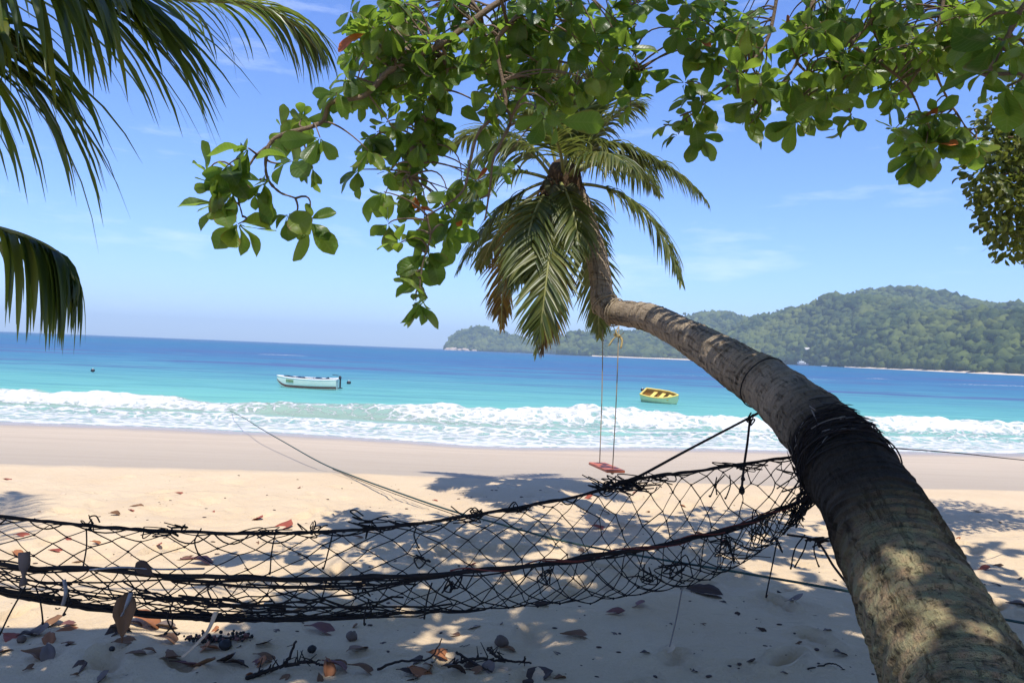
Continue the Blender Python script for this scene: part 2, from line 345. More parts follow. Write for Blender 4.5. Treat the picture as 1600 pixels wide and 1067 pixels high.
# ------------------------------------------------------------------ hills across the bay
def hillmat(name, dk, lt_, sc):
    k = NT(name); g = k.pos(); r = k.n('NewGeometry').outputs['Random Per Island']
    n = k.noise(g, sc, 6, 0.65); c = k.mix(k.mapr(k.math('ADD', n, k.math('MULTIPLY', k.math('SUBTRACT', r, 0.5), 0.5)), 0.25, 0.75), dk, lt_)
    c = k.mix(k.mapr(k.noise(g, 0.014, 5, 0.6), 0.48, 0.66, 0, 0.65), c, (0.135, 0.15, 0.035)); c = k.mix(k.mapr(k.noise(g, 0.022, 4), 0.54, 0.68, 0, 0.75), c, (0.012, 0.03, 0.014)); k.bump(k.noise(g, 0.5, 4), 1.0, 1.2); return k.fin(c, 0.9, 0.1)
M_wood = hillmat('forest_canopy', (0.014, 0.032, 0.010), (0.095, 0.120, 0.030), 0.05)
M_soil = plain('hill_ground', (0.06, 0.075, 0.028), 0.95, 0.1, 0.4, 0.05, 0)
M_rock = plain('granite', (0.40, 0.31, 0.24), 0.85, 0.2, 0.3, 0.4, 0.6, 0.4)
_ico_v = None
def ico(sub):
    import bmesh
    b = bmesh.new(); bmesh.ops.create_icosphere(b, subdivisions=sub + 1, radius=1); v = np.array([x.co[:] for x in b.verts]); f = np.array([[q.index for q in x.verts] for x in b.faces]); b.free(); return v, f
IV, IF = ico(1); JV, JF = ico(0)
def hill(name, sil, dshore, dridge, ntree, tsize, seed, relief, wood=True):
    """ridge outline sil: (px, py) in view, dshore / dridge: its distance at foot and crest"""
    r = np.random.default_rng(seed); sil = np.asarray(sil, float)
    pxs = np.linspace(sil[0, 0], sil[-1, 0], 150); top = np.interp(pxs, sil[:, 0], sil[:, 1])
    ds = np.interp(pxs, sil[:, 0], np.broadcast_to(dshore, (len(sil),))); dr = np.interp(pxs, sil[:, 0], np.broadcast_to(dridge, (len(sil),)))
    vv = np.concatenate([np.linspace(0, 1, 46), np.linspace(1.06, 1.8, 10)]); V = np.zeros((len(pxs), len(vv), 3))
    foot = np.array([P(a, 560, d) for a, d in zip(pxs, ds)]); crest = np.array([P(a, b, d) for a, b, d in zip(pxs, top, dr)])
    for j, v in enumerate(vv):
        xy = foot[:, :2] * (1 - v) + crest[:, :2] * v
        hz = crest[:, 2] - SEA - tsize * 0.8
        prof = math.sin(min(v, 1) * math.pi / 2) ** 0.85 if v <= 1 else math.cos((v - 1) / 0.8 * math.pi / 2)
        amp = math.sin(min(v, 1) * math.pi) if v <= 1 else 0
        z = SEA - 0.6 + np.maximum(hz, 0.4) * prof + amp * relief * 2 * fbm(xy[:, 0] / (relief * 4.5), xy[:, 1] / (relief * 6), seed, 3)
        V[:, j] = np.column_stack([xy, np.maximum(z, SEA - 0.6)])
    mb = MB(); grid(mb, V); struct(mb.build(name, M_soil))
    mb = MB(); n1, n2 = V.shape[:2]
    for q in range(ntree):
        a = r.uniform(0, n1 - 1.001); b = r.uniform(0.015, 0.99) ** (1.7 if q % 2 else 0.8) * 45.5 if q > ntree * 0.14 else r.uniform(43, 46)
        i, j = int(a), min(int(b), n2 - 2); fu, fv = a - i, b - j
        p = (V[i, j] * (1 - fu) + V[i + 1, j] * fu) * (1 - fv) + (V[i, j + 1] * (1 - fu) + V[i + 1, j + 1] * fu) * fv
        s = tsize * (0.35 + 1.15 * r.random() ** 1.8) * (0.75 if q < ntree * 0.14 else 1)
        if p[2] < SEA + 0.8: continue
        sc = np.array([s * r.uniform(.8, 1.3), s * r.uniform(.8, 1.3), s * r.uniform(.55, 1.1)])
        v = JV * (1 + 0.95 * (r.random((len(JV), 1)) - 0.5)); mb.add(v * sc + p + [0, 0, s * 0.45], None, JF)
        if q < ntree * 0.05:       # thin tall crowns standing above the ridge
            hh = s * r.uniform(1.2, 2.2); tube(mb, [p, p + [r.uniform(-.4, .4), 0, hh]], [0.35, 0.2], 4)
            for w_ in range(3): mb.add((JV * (1 + 0.6 * (r.random((len(JV), 1)) - 0.5))) * s * r.uniform(.22, .42) + p + [r.uniform(-.5, .5) * s * .6, 0, hh + r.uniform(-.35, .3) * s], None, JF)
    o = mb.build(name + '_forest', M_wood, None, True); tag(o, 'dark green woodland covering the ' + name.replace('_', ' '), 'forest', None, 'stuff')
    return V
hill('headland', [(697, 543), (708, 526), (722, 517), (745, 514), (775, 520), (800, 528), (830, 535), (862, 529), (880, 527), (905, 537), (930, 548), (950, 556)], 1750, 1850, 3500, 6.0, 11, 9)
hill('middle_hill', [(870, 550), (905, 536), (940, 528), (975, 520), (1020, 517), (1060, 499), (1095, 492), (1130, 494), (1160, 503), (1200, 508), (1260, 525)], 1250, 1550, 8000, 6.0, 12, 18)
hill('main_hill', [(1085, 556), (1130, 528), (1165, 506), (1190, 498), (1225, 489), (1262, 488), (1290, 478), (1312, 467), (1350, 456), (1402, 456), (1440, 462), (1475, 471), (1505, 479), (1530, 487), (1560, 489), (1600, 491), (1680, 500), (1780, 520), (1950, 560)],
     [1080, 1060, 1050, 1040, 1000, 960, 900, 850, 800, 740, 700, 660, 630, 600, 580, 560, 500, 450, 400], [1150, 1200, 1250, 1280, 1300, 1320, 1320, 1320, 1320, 1320, 1300, 1280, 1250, 1220, 1200, 1180, 1100, 1000, 900], 27000, 4.9, 13, 24)
# pale strip of beach at the foot of the main hill
mb = MB(); pp = [(a, float(np.interp(a, [1290, 1312, 1350, 1402, 1440, 1475, 1505, 1530, 1560, 1600, 1680], [900, 850, 800, 740, 700, 660, 630, 600, 580, 560, 500])) - 3) for a in range(1320, 1690, 20)]
V = np.array([[(*P(a, 560, d - 16)[:2], SEA - 0.4), (*P(a, 560, d - 6)[:2], SEA + 0.5), (*P(a, 560, d + 6)[:2], SEA + 1.6), (*P(a, 560, d + 14)[:2], SEA + 1.8)] for a, d in pp]); grid(mb, V)
struct(mb.build('far_beach', plain('far_sand', (0.62, 0.50, 0.36), 0.9, 0.2, 0.15, 0.2, 0)))
V = np.array([[(*P(a, 560, d - 9)[:2], SEA - 0.4), (*P(a, 560, d - 2)[:2], SEA + 1.2), (*P(a, 560, d + 9)[:2], SEA + 1.8)] for a, d in [(925, 1255), (975, 1250), (1030, 1245), (1085, 1240)]]); mb = MB(); grid(mb, V)
struct(mb.build('far_beach', bpy.data.materials['far_sand']))
for q, (px, d, s) in enumerate([(700, 1735, 9), (708, 1728, 11), (718, 1735, 8), (728, 1738, 9), (741, 1740, 6)]):
    mb = MB(); b = P(px, 545, d); b[2] = SEA; blob(mb, b, (s, s * .8, s * 0.55), q, 0.35, 10, 7)
    tag(mb.build('boulder', M_rock, None, False, b), 'pale granite boulder on the shore at the tip of the headland', 'rock', 'boulders at the headland tip')
for q, (px, d, s) in enumerate([(1310, 930, 3.0), (1318, 925, 4.2), (1327, 915, 3.2), (1336, 905, 2.4)]):
    mb = MB(); b = P(px, 560, d); b[2] = SEA + .2; blob(mb, b, (s, s * .8, s * 0.6), q + 9, 0.35, 10, 7)
    tag(mb.build('boulder', M_rock, None, False, b), 'pale granite boulder at the foot of the main hill near the beach', 'rock', 'boulders below the main hill')

# ================================================================== TREES
def bark(name, c1, c2, dark, lich, lichen_y=None):
    k = NT(name); g = k.pos(); o = k.n('TexCoord').outputs['UV']
    ring = k.n('Mapping', None, Vector=o, Scale=(7.0, 160.0, 1.0)).outputs[0]
    fib = k.n('Mapping', None, Vector=o, Scale=(60.0, 60.0, 1.0)).outputs[0]
    n1 = k.noise(g, 9, 6, 0.65); n2 = k.noise(fib, 1.0, 5, 0.7); n3 = k.noise(ring, 1.0, 4, 0.6); n4 = k.noise(g, 70, 4, 0.75); n5 = k.noise(g, 2.6, 3)
    c = k.mix(k.mapr(n1, 0.3, 0.7), c1, c2)
    c = k.mix(k.mapr(n3, 0.48, 0.68, 0, 0.5), c, dark)
    c = k.mix(k.mapr(n2, 0.52, 0.75, 0, 0.45), c, dark)
    c = k.mix(k.mapr(n4, 0.60, 0.72, 0, 0.75), c, tuple(x * 0.55 for x in dark))
    n7 = k.noise(g, 150, 3, 0.8); n8 = k.noise(k.n('Mapping', None, Vector=o, Scale=(26.0, 14.0, 1.0)).outputs[0], 1.0, 6, 0.75)
    c = k.mix(k.mapr(n8, 0.60, 0.66, 0, 0.7), c, tuple(x * 0.3 for x in dark)); c = k.mix(k.mapr(n7, 0.56, 0.72, 0, 0.5), c, tuple(min(1, x * 1.25) for x in c1))
    scar = k.n('Attribute', {'attribute_name': 'scar'}).outputs['Fac']; c = k.mix(k.math('MULTIPLY', scar, 0.9, clamp=True), c, tuple(x * 0.35 for x in dark))
    if lichen_y:
        sep = k.n('SeparateXYZ', None, Vector=g)
        # black algae film on the middle of the trunk, grey-green lichen on its foot
        alg = k.math('MULTIPLY', k.mapr(sep.outputs[1], 4.5, 3.7), k.mapr(n5, 0.25, 0.5, 0.75, 1.0)); c = k.mix(k.math('MULTIPLY', alg, 0.95), c, k.mix(k.mapr(n4, 0.45, 0.7), (0.014, 0.011, 0.009), (0.042, 0.034, 0.026)))
        n6 = k.noise(g, 3.6, 5, 0.7); lm = k.math('MULTIPLY', k.mapr(sep.outputs[1], 3.15, 2.75), k.mapr(n6, 0.35, 0.49))
        c = k.mix(k.math('MULTIPLY', lm, 0.92), c, k.mix(k.mapr(k.noise(g, 22, 5), 0.35, 0.65), (0.36, 0.25, 0.145), lich))
        c = k.mix(k.math('MULTIPLY', k.mapr(k.noise(g, 34, 5, 0.7), 0.52, 0.64, 0, 0.85), lm), c, (0.04, 0.033, 0.02))
    n2 = k.math('ADD', n2, k.math('MULTIPLY', k.mapr(n8, 0.56, 0.63), -1.6))
    hh = k.math('ADD', k.math('MULTIPLY', n2, 0.7), k.math('ADD', k.math('MULTIPLY', n3, 0.8), k.math('MULTIPLY', n4, 0.5)))
    k.bump(hh, 1.0, 0.03); return k.fin(c, 0.9, 0.18)
M_palmbark = bark('palm_bark', (0.46, 0.36, 0.25), (0.33, 0.26, 0.18), (0.10, 0.075, 0.052), (0.38, 0.35, 0.185), True)
M_palmbark2 = bark('grey_palm_bark', (0.30, 0.24, 0.17), (0.22, 0.18, 0.13), (0.09, 0.07, 0.05), (0.2, 0.2, 0.1))
M_limb = bark('tree_bark', (0.26, 0.19, 0.13), (0.17, 0.125, 0.085), (0.075, 0.055, 0.04), (0.2, 0.2, 0.1))

def trunk_mesh(mb, cl, dia, seed, nring, sides=56, ringgap=0.085, rough=1.0):
    n = nring; C = catmull(cl, n); D = np.interp(np.linspace(0, 1, n), np.linspace(0, 1, len(dia)), dia)
    r = np.random.default_rng(seed)
    L = np.concatenate([[0], np.cumsum(np.linalg.norm(np.diff(C, axis=0), axis=1))])
    marks = [0]; 
    while marks[-1] < L[-1]: marks.append(marks[-1] + ringgap * r.uniform(0.5, 1.5))
    marks = np.array(marks); lip = r.uniform(0.35, 1.25, len(marks))
    th = np.linspace(0, 2 * math.pi, sides + 1); tg = np.gradient(C, axis=0); tg /= np.linalg.norm(tg, axis=1)[:, None]
    u = unit(np.cross(tg[0], [0.3, 1, 0])); V = np.zeros((n, sides + 1, 3)); SC = np.zeros((n, sides + 1))
    ph = r.uniform(0, 6.28, 4)
    for i in range(n):
        u = unit(u - tg[i] * (u @ tg[i])); b = np.cross(tg[i], u)
        s = L[i] + 0.022 * np.sin(2 * th + ph[0] + L[i] * 1.3) + 0.012 * np.sin(3 * th + ph[1]) + 0.016 * vn(np.cos(th) * 2 + 9, np.sin(th) * 2 + L[i] * 3, seed)
        q = np.clip(np.searchsorted(marks, s) - 1, 0, len(marks) - 2); f = np.clip((s - marks[q]) / (marks[q + 1] - marks[q]), 0, 1)
        dl = (s - marks[q]); SC[i] = np.exp(-(dl / 0.010) ** 2) * np.clip(0.55 + 1.6 * vn(np.cos(th) * 3 + q * 1.7, np.sin(th) * 3 + q, seed + 11), 0, 1) * lip[q]
        saw = (1 - f) * lip[q] * np.clip(f * 14, 0, 1)
        rr = D[i] / 2 * (1 + 0.03 * np.sin(th * 2 + L[i]) + rough * 0.07 * fbm(np.cos(th) * 1.6 + 5, np.sin(th) * 1.6 + L[i] * 2.2, seed + 3, 4)) + rough * (0.012 * saw - 0.005) * (D[i] / 0.3) + rough * 0.004 * vn(np.cos(th) * 14, np.sin(th) * 14 + L[i] * 30, seed + 7)
        V[i] = C[i] + rr[:, None] * (np.cos(th)[:, None] * u + np.sin(th)[:, None] * b)
    V[:, -1] = V[:, 0]; grid(mb, V)
    UV = np.stack(np.broadcast_arrays((th / (2 * math.pi))[None, :], (L / 5.0)[:, None]), -1)
    return V, np.concatenate([UV, SC[..., None]], -1)
def add_uv(o, UV, a, b):
    uv = o.data.uv_layers.new(name='UVMap'); li = np.zeros(len(o.data.loops), np.int32); o.data.loops.foreach_get('vertex_index', li)
    fl = UV[..., :2].reshape(-1, 2); at_ = o.data.attributes.new('scar', 'FLOAT', 'POINT'); at_.data.foreach_set('value', UV[..., 2].astype(np.float32).ravel()); uv.data.foreach_set('uv', fl[np.minimum(li, len(fl) - 1)].astype(np.float32).ravel())

# ------------------------------------------------------------------ palm fronds
def leaflet(mb, base, d, side_n, L, w, droop, seg=6, fold=0.35, r=random):
    t = np.linspace(0, 1, seg + 1); d = unit(d); g = np.array([0, 0, -1.0])
    pts = [np.asarray(base, float)]; cur = d.copy()
    for i in range(seg):
        cur = unit(cur + g * droop / seg * (0.5 + t[i])); pts.append(pts[-1] + cur * L / seg)
    pts = np.array(pts); tg = np.gradient(pts, axis=0); tg /= np.linalg.norm(tg, axis=1)[:, None]
    wd = w * np.minimum(1.0, 0.35 + 4 * t) * (1 - t ** 2.2) + 0.0008
    nn = side_n - tg * (tg @ side_n)[:, None]; nn /= np.linalg.norm(nn, axis=1)[:, None] + 1e-9
    s = np.cross(tg, nn); up = nn * fold
    V = np.stack([pts + (s + up) * wd[:, None] / 2, pts, pts + (-s + up) * wd[:, None] / 2], 1)
    grid(mb, V)
def quad3(a, m, b, n):
    a, m, b = map(np.asarray, (a, m, b)); c = 2 * m - 0.5 * (a + b); t = np.linspace(0, 1, n)[:, None]
    return (1 - t) ** 2 * a + 2 * t * (1 - t) * c + t * t * b
def frond(parent, rach, nl, Lmax, w, droop, m_leaf, m_rib, seed, rib=0.014, each=False, start=0.16, ang=0.62, twist=0.0, seg=5, stiff=0.0, name='frond', label=None):
    r = np.random.default_rng(seed); n = len(rach); tg = np.gradient(rach, axis=0); tg /= np.linalg.norm(tg, axis=1)[:, None]
    mb = MB(); tube(mb, rach, np.linspace(rib, rib * 0.22, n), 6); fr = mb.build(name, m_rib, parent)
    if label: fr['label'] = label
    mb = MB()
    for i in range(nl):
        s = start + (1 - start) * (i + 0.5) / nl; a = s * (n - 1); j = min(int(a), n - 2); f = a - j
        p = rach[j] * (1 - f) + rach[j + 1] * f; t = unit(tg[j] * (1 - f) + tg[j + 1] * f)
        sd_ = unit(np.cross(t, [0, 0, 1.0]) + 1e-4); up = np.cross(sd_, t)
        if twist: c_, s_ = math.cos(twist), math.sin(twist); sd_, up = sd_ * c_ + up * s_, up * c_ - sd_ * s_
        L = Lmax * (0.55 + 0.45 * math.sin(math.pi * min(1, (s - start) / (1 - start) * 0.75 + 0.25))) * (1 - 0.62 * smooth(0.7, 1.0, s))
        an = ang * (1 - 0.45 * s)
        for sg in (-1, 1):
            l = L * r.uniform(0.85, 1.1); d = t * math.cos(an * 1.45) + sg * sd_ * math.sin(an * 1.45) + up * r.uniform(0.0, 0.28) + r.normal(0, 0.06, 3)
            kw = dict(L=l, w=w * r.uniform(0.75, 1.15), droop=droop * r.uniform(0.7, 1.35), seg=seg)
            if each:
                m1 = MB(); leaflet(m1, p, d, unit(up + r.normal(0, .25, 3)), **kw); m1.build('leaflet', m_leaf, fr)
            else: leaflet(mb, p, d, unit(up + r.normal(0, .2, 3)), **kw)
    if not each: tag(mb.build('leaflets', m_leaf, fr), None, None, None, 'stuff')
    return fr
GR = [(0.0, (0.030, 0.065, 0.012)), (0.4, (0.055, 0.105, 0.018)), (0.8, (0.095, 0.145, 0.025)), (1.0, (0.16, 0.18, 0.035))]
M_frond = leafmat('palm_leaflet', [(0, (0.060, 0.092, 0.020)), (0.5, (0.112, 0.145, 0.030)), (1, (0.20, 0.205, 0.05))], 0.48, 0.38, 0.5, (0.26, 0.28, 0.04), 6)
M_frond_dry = leafmat('dry_palm_leaflet', [(0, (0.10, 0.055, 0.02)), (0.4, (0.20, 0.12, 0.035)), (0.75, (0.36, 0.21, 0.04)), (1, (0.16, 0.15, 0.04))], 0.25, 0.6, 0.2, (0.4, 0.24, 0.05), 6)
M_near = leafmat('near_palm_leaflet', [(0, (0.032, 0.062, 0.016)), (0.45, (0.060, 0.105, 0.020)), (0.8, (0.11, 0.15, 0.028)), (1, (0.20, 0.21, 0.04))], 0.52, 0.32, 0.55, (0.26, 0.34, 0.03), 5)
M_rib = plain('palm_midrib', (0.22, 0.22, 0.07), 0.5, 0.35, 0.25, 12)

# ------------------------------------------------------------------ the leaning palm
TR = [(1.18, 1.66, -0.25), (1.22, 1.78, 0.08), (1.30, 2.02, 0.40)]
TR += [P(a, b, d) for a, b, d in [(1520, 1115, 2.38), (1446, 962, 2.72), (1405, 876, 2.98), (1364, 792, 3.27), (1322, 728, 3.6), (1279, 671, 4.05), (1212, 612, 4.85), (1152, 573, 5.45), (1083, 531, 6.35), (1024, 500, 7.1), (985, 491, 7.5), (958, 487, 7.72), (942, 470, 7.82), (939, 443, 7.9), (933, 405, 8.0), (919, 362, 8.12), (903, 318, 8.24), (887, 286, 8.32)]]
DI = [0.64, 0.56, 0.49, 0.445, 0.420, 0.400, 0.382, 0.368, 0.350, 0.322, 0.312, 0.278, 0.262, 0.25, 0.245, 0.245, 0.215, 0.215, 0.235, 0.25, 0.20]
palm = tag(empty('coconut_palm', (1.2, 1.75, 0)), 'coconut palm leaning far out over the sand, carrying the net hammock and the swing', 'palm tree')
mb = MB(); V, UV = trunk_mesh(mb, TR, DI, 5, 1000, 84, 0.06); trunk = mb.build('trunk', M_palmbark, palm); add_uv(trunk, UV, 0, 0)
TC = catmull(TR, 800); TDI = np.interp(np.linspace(0, 1, 800), np.linspace(0, 1, len(DI)), DI)
fr_spec = [  # start, middle, tip (photo x, y, distance), leaflets, length, droop, dry
    ((885, 282, 8.30), (912, 195, 8.1), (944, 108, 7.9), 44, 0.46, 0.55, 0),
    ((897, 272, 8.30), (1010, 248, 8.2), (1106, 318, 8.0), 46, 0.42, 1.9, 0),
    ((905, 288, 8.25), (1000, 325, 8.0), (1063, 440, 7.7), 46, 0.46, 1.5, 0),
    ((890, 276, 8.20), (932, 240, 7.6), (985, 262, 7.1), 40, 0.42, 1.7, 0),
    ((868, 292, 8.20), (858, 400, 7.5), (840, 548, 7.3), 52, 0.47, 0.55, 0),
    ((860, 292, 8.30), (828, 370, 8.0), (800, 455, 7.9), 44, 0.44, 0.8, 0),
    ((858, 284, 8.30), (785, 325, 8.2), (716, 424, 8.1), 46, 0.46, 1.2, 0),
    ((860, 275, 8.30), (800, 225, 8.2), (733, 262, 8.1), 44, 0.46, 1.7, 0),
    ((850, 300, 8.40), (798, 390, 8.6), (784, 512, 8.7), 42, 0.40, 0.8, 1),
    ((897, 320, 8.50), (927, 420, 9.0), (936, 525, 9.2), 42, 0.44, 0.8, 0),
    ((866, 305, 8.30), (862, 430, 7.9), (848, 552, 7.75), 40, 0.36, 0.6, 1),
    ((870, 265, 8.30), (836, 180, 8.4), (768, 122, 8.5), 44, 0.48, 0.8, 0),
    ((882, 262, 8.40), (915, 160, 9.0), (985, 110, 9.5), 42, 0.46, 0.9, 0),
    ((892, 272, 8.40), (965, 250, 9.0), (1030, 305, 9.4), 40, 0.42, 1.6, 0),
    ((868, 272, 8.40), (785, 205, 9.0), (705, 232, 9.5), 42, 0.46, 1.5, 0),
    ((880, 272, 8.20), (862, 205, 7.6), (812, 170, 7.1), 40, 0.44, 1.1, 0),
    ((850, 295, 8.35), (790, 345, 8.9), (750, 420, 9.3), 40, 0.44, 1.2, 0),
    ((880, 272, 8.25), (885, 180, 8.0), (858, 95, 7.8), 40, 0.44, 0.7, 0), ((890, 275, 8.3), (950, 190, 8.2), (1000, 165, 8.2), 40, 0.42, 1.2, 0),
    ((862, 290, 8.25), (830, 350, 7.7), (822, 440, 7.5), 46, 0.42, 0.7, 0), ((875, 285, 8.2), (895, 330, 7.7), (905, 400, 7.5), 34, 0.36, 0.9, 0), ((858, 280, 8.3), (770, 275, 8.0), (722, 345, 7.8), 46, 0.44, 1.5, 0), ((888, 272, 8.3), (950, 225, 8.1), (1040, 262, 8.0), 42, 0.42, 1.9, 0),
    ((900, 300, 8.35), (918, 340, 8.9), (925, 430, 9.4), 36, 0.40, 1.0, 0)]
for q, (a, m, b, nl, L, dr, dry) in enumerate(fr_spec):
    frond(palm, quad3(P(*a), P(*m), P(*b), 24), int(nl * 1.3), L * 1.16, 0.034, dr, M_frond_dry if dry else M_frond, M_rib, 100 + q, 0.020, ang=0.66, label='dry yellow-brown frond hanging from the crown' if dry else None)
M_fibre = plain('brown_fibre', (0.075, 0.048, 0.028), 0.95, 0.1, 0.5, 30, 0.9, 0.02)
mb = MB(); blob(mb, P(884, 290, 8.32), (0.19, 0.19, 0.24), 3, 0.3, 14, 10); mb.build('crown_sheath', M_fibre, palm)
mb = MB(); r0 = np.random.default_rng(3)
for q in range(46):
    a = P(852 + r0.normal(0, 5), 300 + r0.normal(0, 9), 8.05); tube(mb, catmull([a, a + [r0.normal(0, .05), r0.normal(0, .05), -.16], a + [r0.normal(0, .07), r0.normal(0, .07), -r0.uniform(.25, .52)]], 7), [.009] * 6 + [.003], 4)
mb.build('dry_flower_stalks', M_fibre, palm)
M_nut = plain('coconut_husk', (0.055, 0.055, 0.018), 0.6, 0.3, 0.35, 9, 0.3, 0.01)
for q, (px, py, d) in enumerate([(868, 305, 8.05), (880, 312, 8.0), (893, 303, 8.08), (858, 296, 8.1)]):
    mb = MB(); c = P(px, py, d); blob(mb, c, (0.085, 0.085, 0.11), q, 0.12, 12, 9); mb.build('coconut', M_nut, palm)

# ------------------------------------------------------------------ the near palm on the left, outside the picture but for its fronds
LB = np.array([-3.75, 3.3, 0.0])
lpalm = tag(empty('coconut_palm', LB), 'coconut palm whose long green fronds hang beside the hammock away from the leaning trunk', 'palm tree')
CR = np.array([-3.30, 3.35, 4.1])
mb = MB(); V, UV = trunk_mesh(mb, [LB + [0, 0, -.2], LB + [0.05, 0, 0.8], LB + [0.2, 0, 2.2], CR], [0.44, 0.34, 0.30, 0.26], 6, 160, 40); o = mb.build('trunk', M_palmbark2, lpalm); add_uv(o, UV, 0, 0)
def near_frond(pts, nl, L, w, dr, seed, **kw): return frond(lpalm, catmull(pts, 40), nl, L, w, dr, M_near, M_rib, seed, 0.020, each=True, seg=8, **kw)
near_frond([CR, P(-230, -90, 2.95), P(-70, -62, 2.8), P(60, -45, 2.72), P(165, -22, 2.66)], 70, 0.98, 0.043, 1.6, 201, start=0.25, ang=0.44, twist=-0.15)
near_frond([CR, P(-300, 60, 2.9), P(-190, 50, 2.6), P(-100, 45, 2.5), P(-10, 40, 2.42)], 52, 0.90, 0.042, 2.1, 202, start=0.30, ang=0.40)
near_frond([CR, P(60, -110, 3.5), P(230, -12, 3.6), P(390, 6, 3.75), P(462, 40, 3.9), P(500, 82, 4.0)], 44, 0.44, 0.020, 2.0, 203, start=0.40, ang=0.46)
near_frond([CR, P(-330, 150, 3.25), P(-150, 320, 3.15), P(0, 358, 3.1), P(55, 376, 3.1), P(92, 398, 3.1), P(116, 438, 3.1)], 48, 0.46, 0.031, 7.0, 204, start=0.42, ang=0.62)
for q, (dx, dy, dz) in enumerate([(-2.2, 1.2, 0.4), (-2.4, -0.8, -0.2), (-0.8, -2.4, -0.3), (-1.0, 2.0, 1.2)]):
    frond(lpalm, quad3(CR, CR + np.array([dx * .55, dy * .55, max(dz, 0) * .5 + .55]), CR + [dx, dy, dz], 24), 40, 0.6, 0.035, 1.2, M_near, M_rib, 210 + q, 0.02)

# ------------------------------------------------------------------ broad leaves
def leaf_mesh(name, L, W, fold, curl, seed, jag=0.0, seg=6, droopy=0.0):
    r = np.random.default_rng(seed); t = np.linspace(0, 1, seg + 3)
    w = np.interp(t, [0, .10, .14, .3, .5, .68, .82, .93, 1.0], [.02, .03, .16, .50, .82, 1.0, .94, .66, .12]) * W / 2
    V = np.zeros((len(t), 5, 3)); ph = r.uniform(0, 6.28)
    for i, a in enumerate(t):
        th = curl * a; y = L * (math.sin(th) / curl if abs(curl) > 1e-3 else a); z = -L * ((1 - math.cos(th)) / curl if abs(curl) > 1e-3 else 0)
        for j, s in enumerate((-1, -.5, 0, .5, 1)):
            ww = w[i] * (1 + jag * r.uniform(-1, 1) * (abs(s) == 1))
            V[i, j] = (s * ww * math.cos(fold), y, z + abs(s) * ww * math.sin(fold) * (1.0 if abs(s) < 1 else 0.8) + 0.035 * W * math.sin(a * 9 + ph + s))
    mb = MB(); grid(mb, V); tube(mb, V[:, 2] - [0, 0, 0.0012], np.linspace(0.0028, 0.0008, len(t)), 3, False); return mb
def frame_from(d, nrm):
    y = unit(d); x = unit(np.cross(y, nrm) + 1e-6); z = np.cross(x, y); return np.column_stack([x, y, z])
LVAR = []; LUV = []
def set_luv(me, A):
    a = me.attributes.new('leafuv', 'FLOAT_VECTOR', 'POINT'); a.data.foreach_set('vector', A.astype(np.float32).ravel())
for q in range(7):
    mbv = leaf_mesh('almond_leaf', 1.0, [.58, .62, .54, .66, .60, .50, .56][q], [.25, .45, .15, .35, .6, .3, .1][q], [.5, .9, .25, 1.2, .4, .7, -.3][q], q, 0.03)
    _nt = len(mbv.v[0]) // 5; _u = np.zeros((sum(len(v) for v in mbv.v), 3)); _u[:len(mbv.v[0]), 0] = np.tile([-1, -.5, 0, .5, 1], _nt); _u[:len(mbv.v[0]), 1] = np.repeat(np.linspace(0, 1, _nt), 5)
    LVAR.append((np.vstack(mbv.v), np.vstack(mbv.q))); LUV.append(_u)
M_leaf = leafmat('broad_leaf', [(0, (0.032, 0.080, 0.014)), (0.45, (0.058, 0.128, 0.020)), (0.8, (0.100, 0.180, 0.026)), (1, (0.19, 0.245, 0.035))], 0.60, 0.34, 0.5, (0.40, 0.58, 0.05), 5, (0.10, 0.09, 0.02), True)
M_oldleaf = leafmat('old_orange_leaf', [(0, (0.42, 0.11, 0.03)), (1, (0.55, 0.17, 0.04))], 0.35, 0.5, 0.3, (0.6, 0.17, 0.03), 5)
LMESH = []
for (v, qd), uu in zip(LVAR, LUV):
    m_ = MB(); m_.add(v, qd); me = m_.mesh('leaf'); set_luv(me, uu); me.materials.append(M_leaf); LMESH.append(me)
OMESH = []
for v, qd in LVAR[:4]:
    m_ = MB(); m_.add(v, qd); me = m_.mesh('old_leaf'); me.materials.append(M_oldleaf); OMESH.append(me)
def rosette(c, axis, n, L, r, out, droop=(0.2, 0.9)):
    axis = unit(axis); a0 = r.uniform(0, 6.28); u = unit(np.cross(axis, [0.31, 0.2, 0.9])); b = np.cross(axis, u)
    for i in range(n):
        th = a0 + i * 2.4 + r.normal(0, .25); el = r.uniform(0.55, 1.45)
        d = axis * math.cos(el) + (u * math.cos(th) + b * math.sin(th)) * math.sin(el)
        d = unit(d + np.array([0, 0, -1]) * r.uniform(*droop)); nrm = unit(axis * 0.8 + np.array([0, 0, .7]) + r.normal(0, .38, 3))
        out.append((c + d * 0.012, frame_from(d, nrm), L * r.uniform(0.48, 1.22), int(r.integers(len(LVAR)))))
def poly_in(poly, x, y):
    ins = False; j = len(poly) - 1
    for i in range(len(poly)):
        if (poly[i][1] > y) != (poly[j][1] > y) and x < (poly[j][0] - poly[i][0]) * (y - poly[i][1]) / (poly[j][1] - poly[i][1]) + poly[i][0]: ins = not ins
        j = i
    return ins

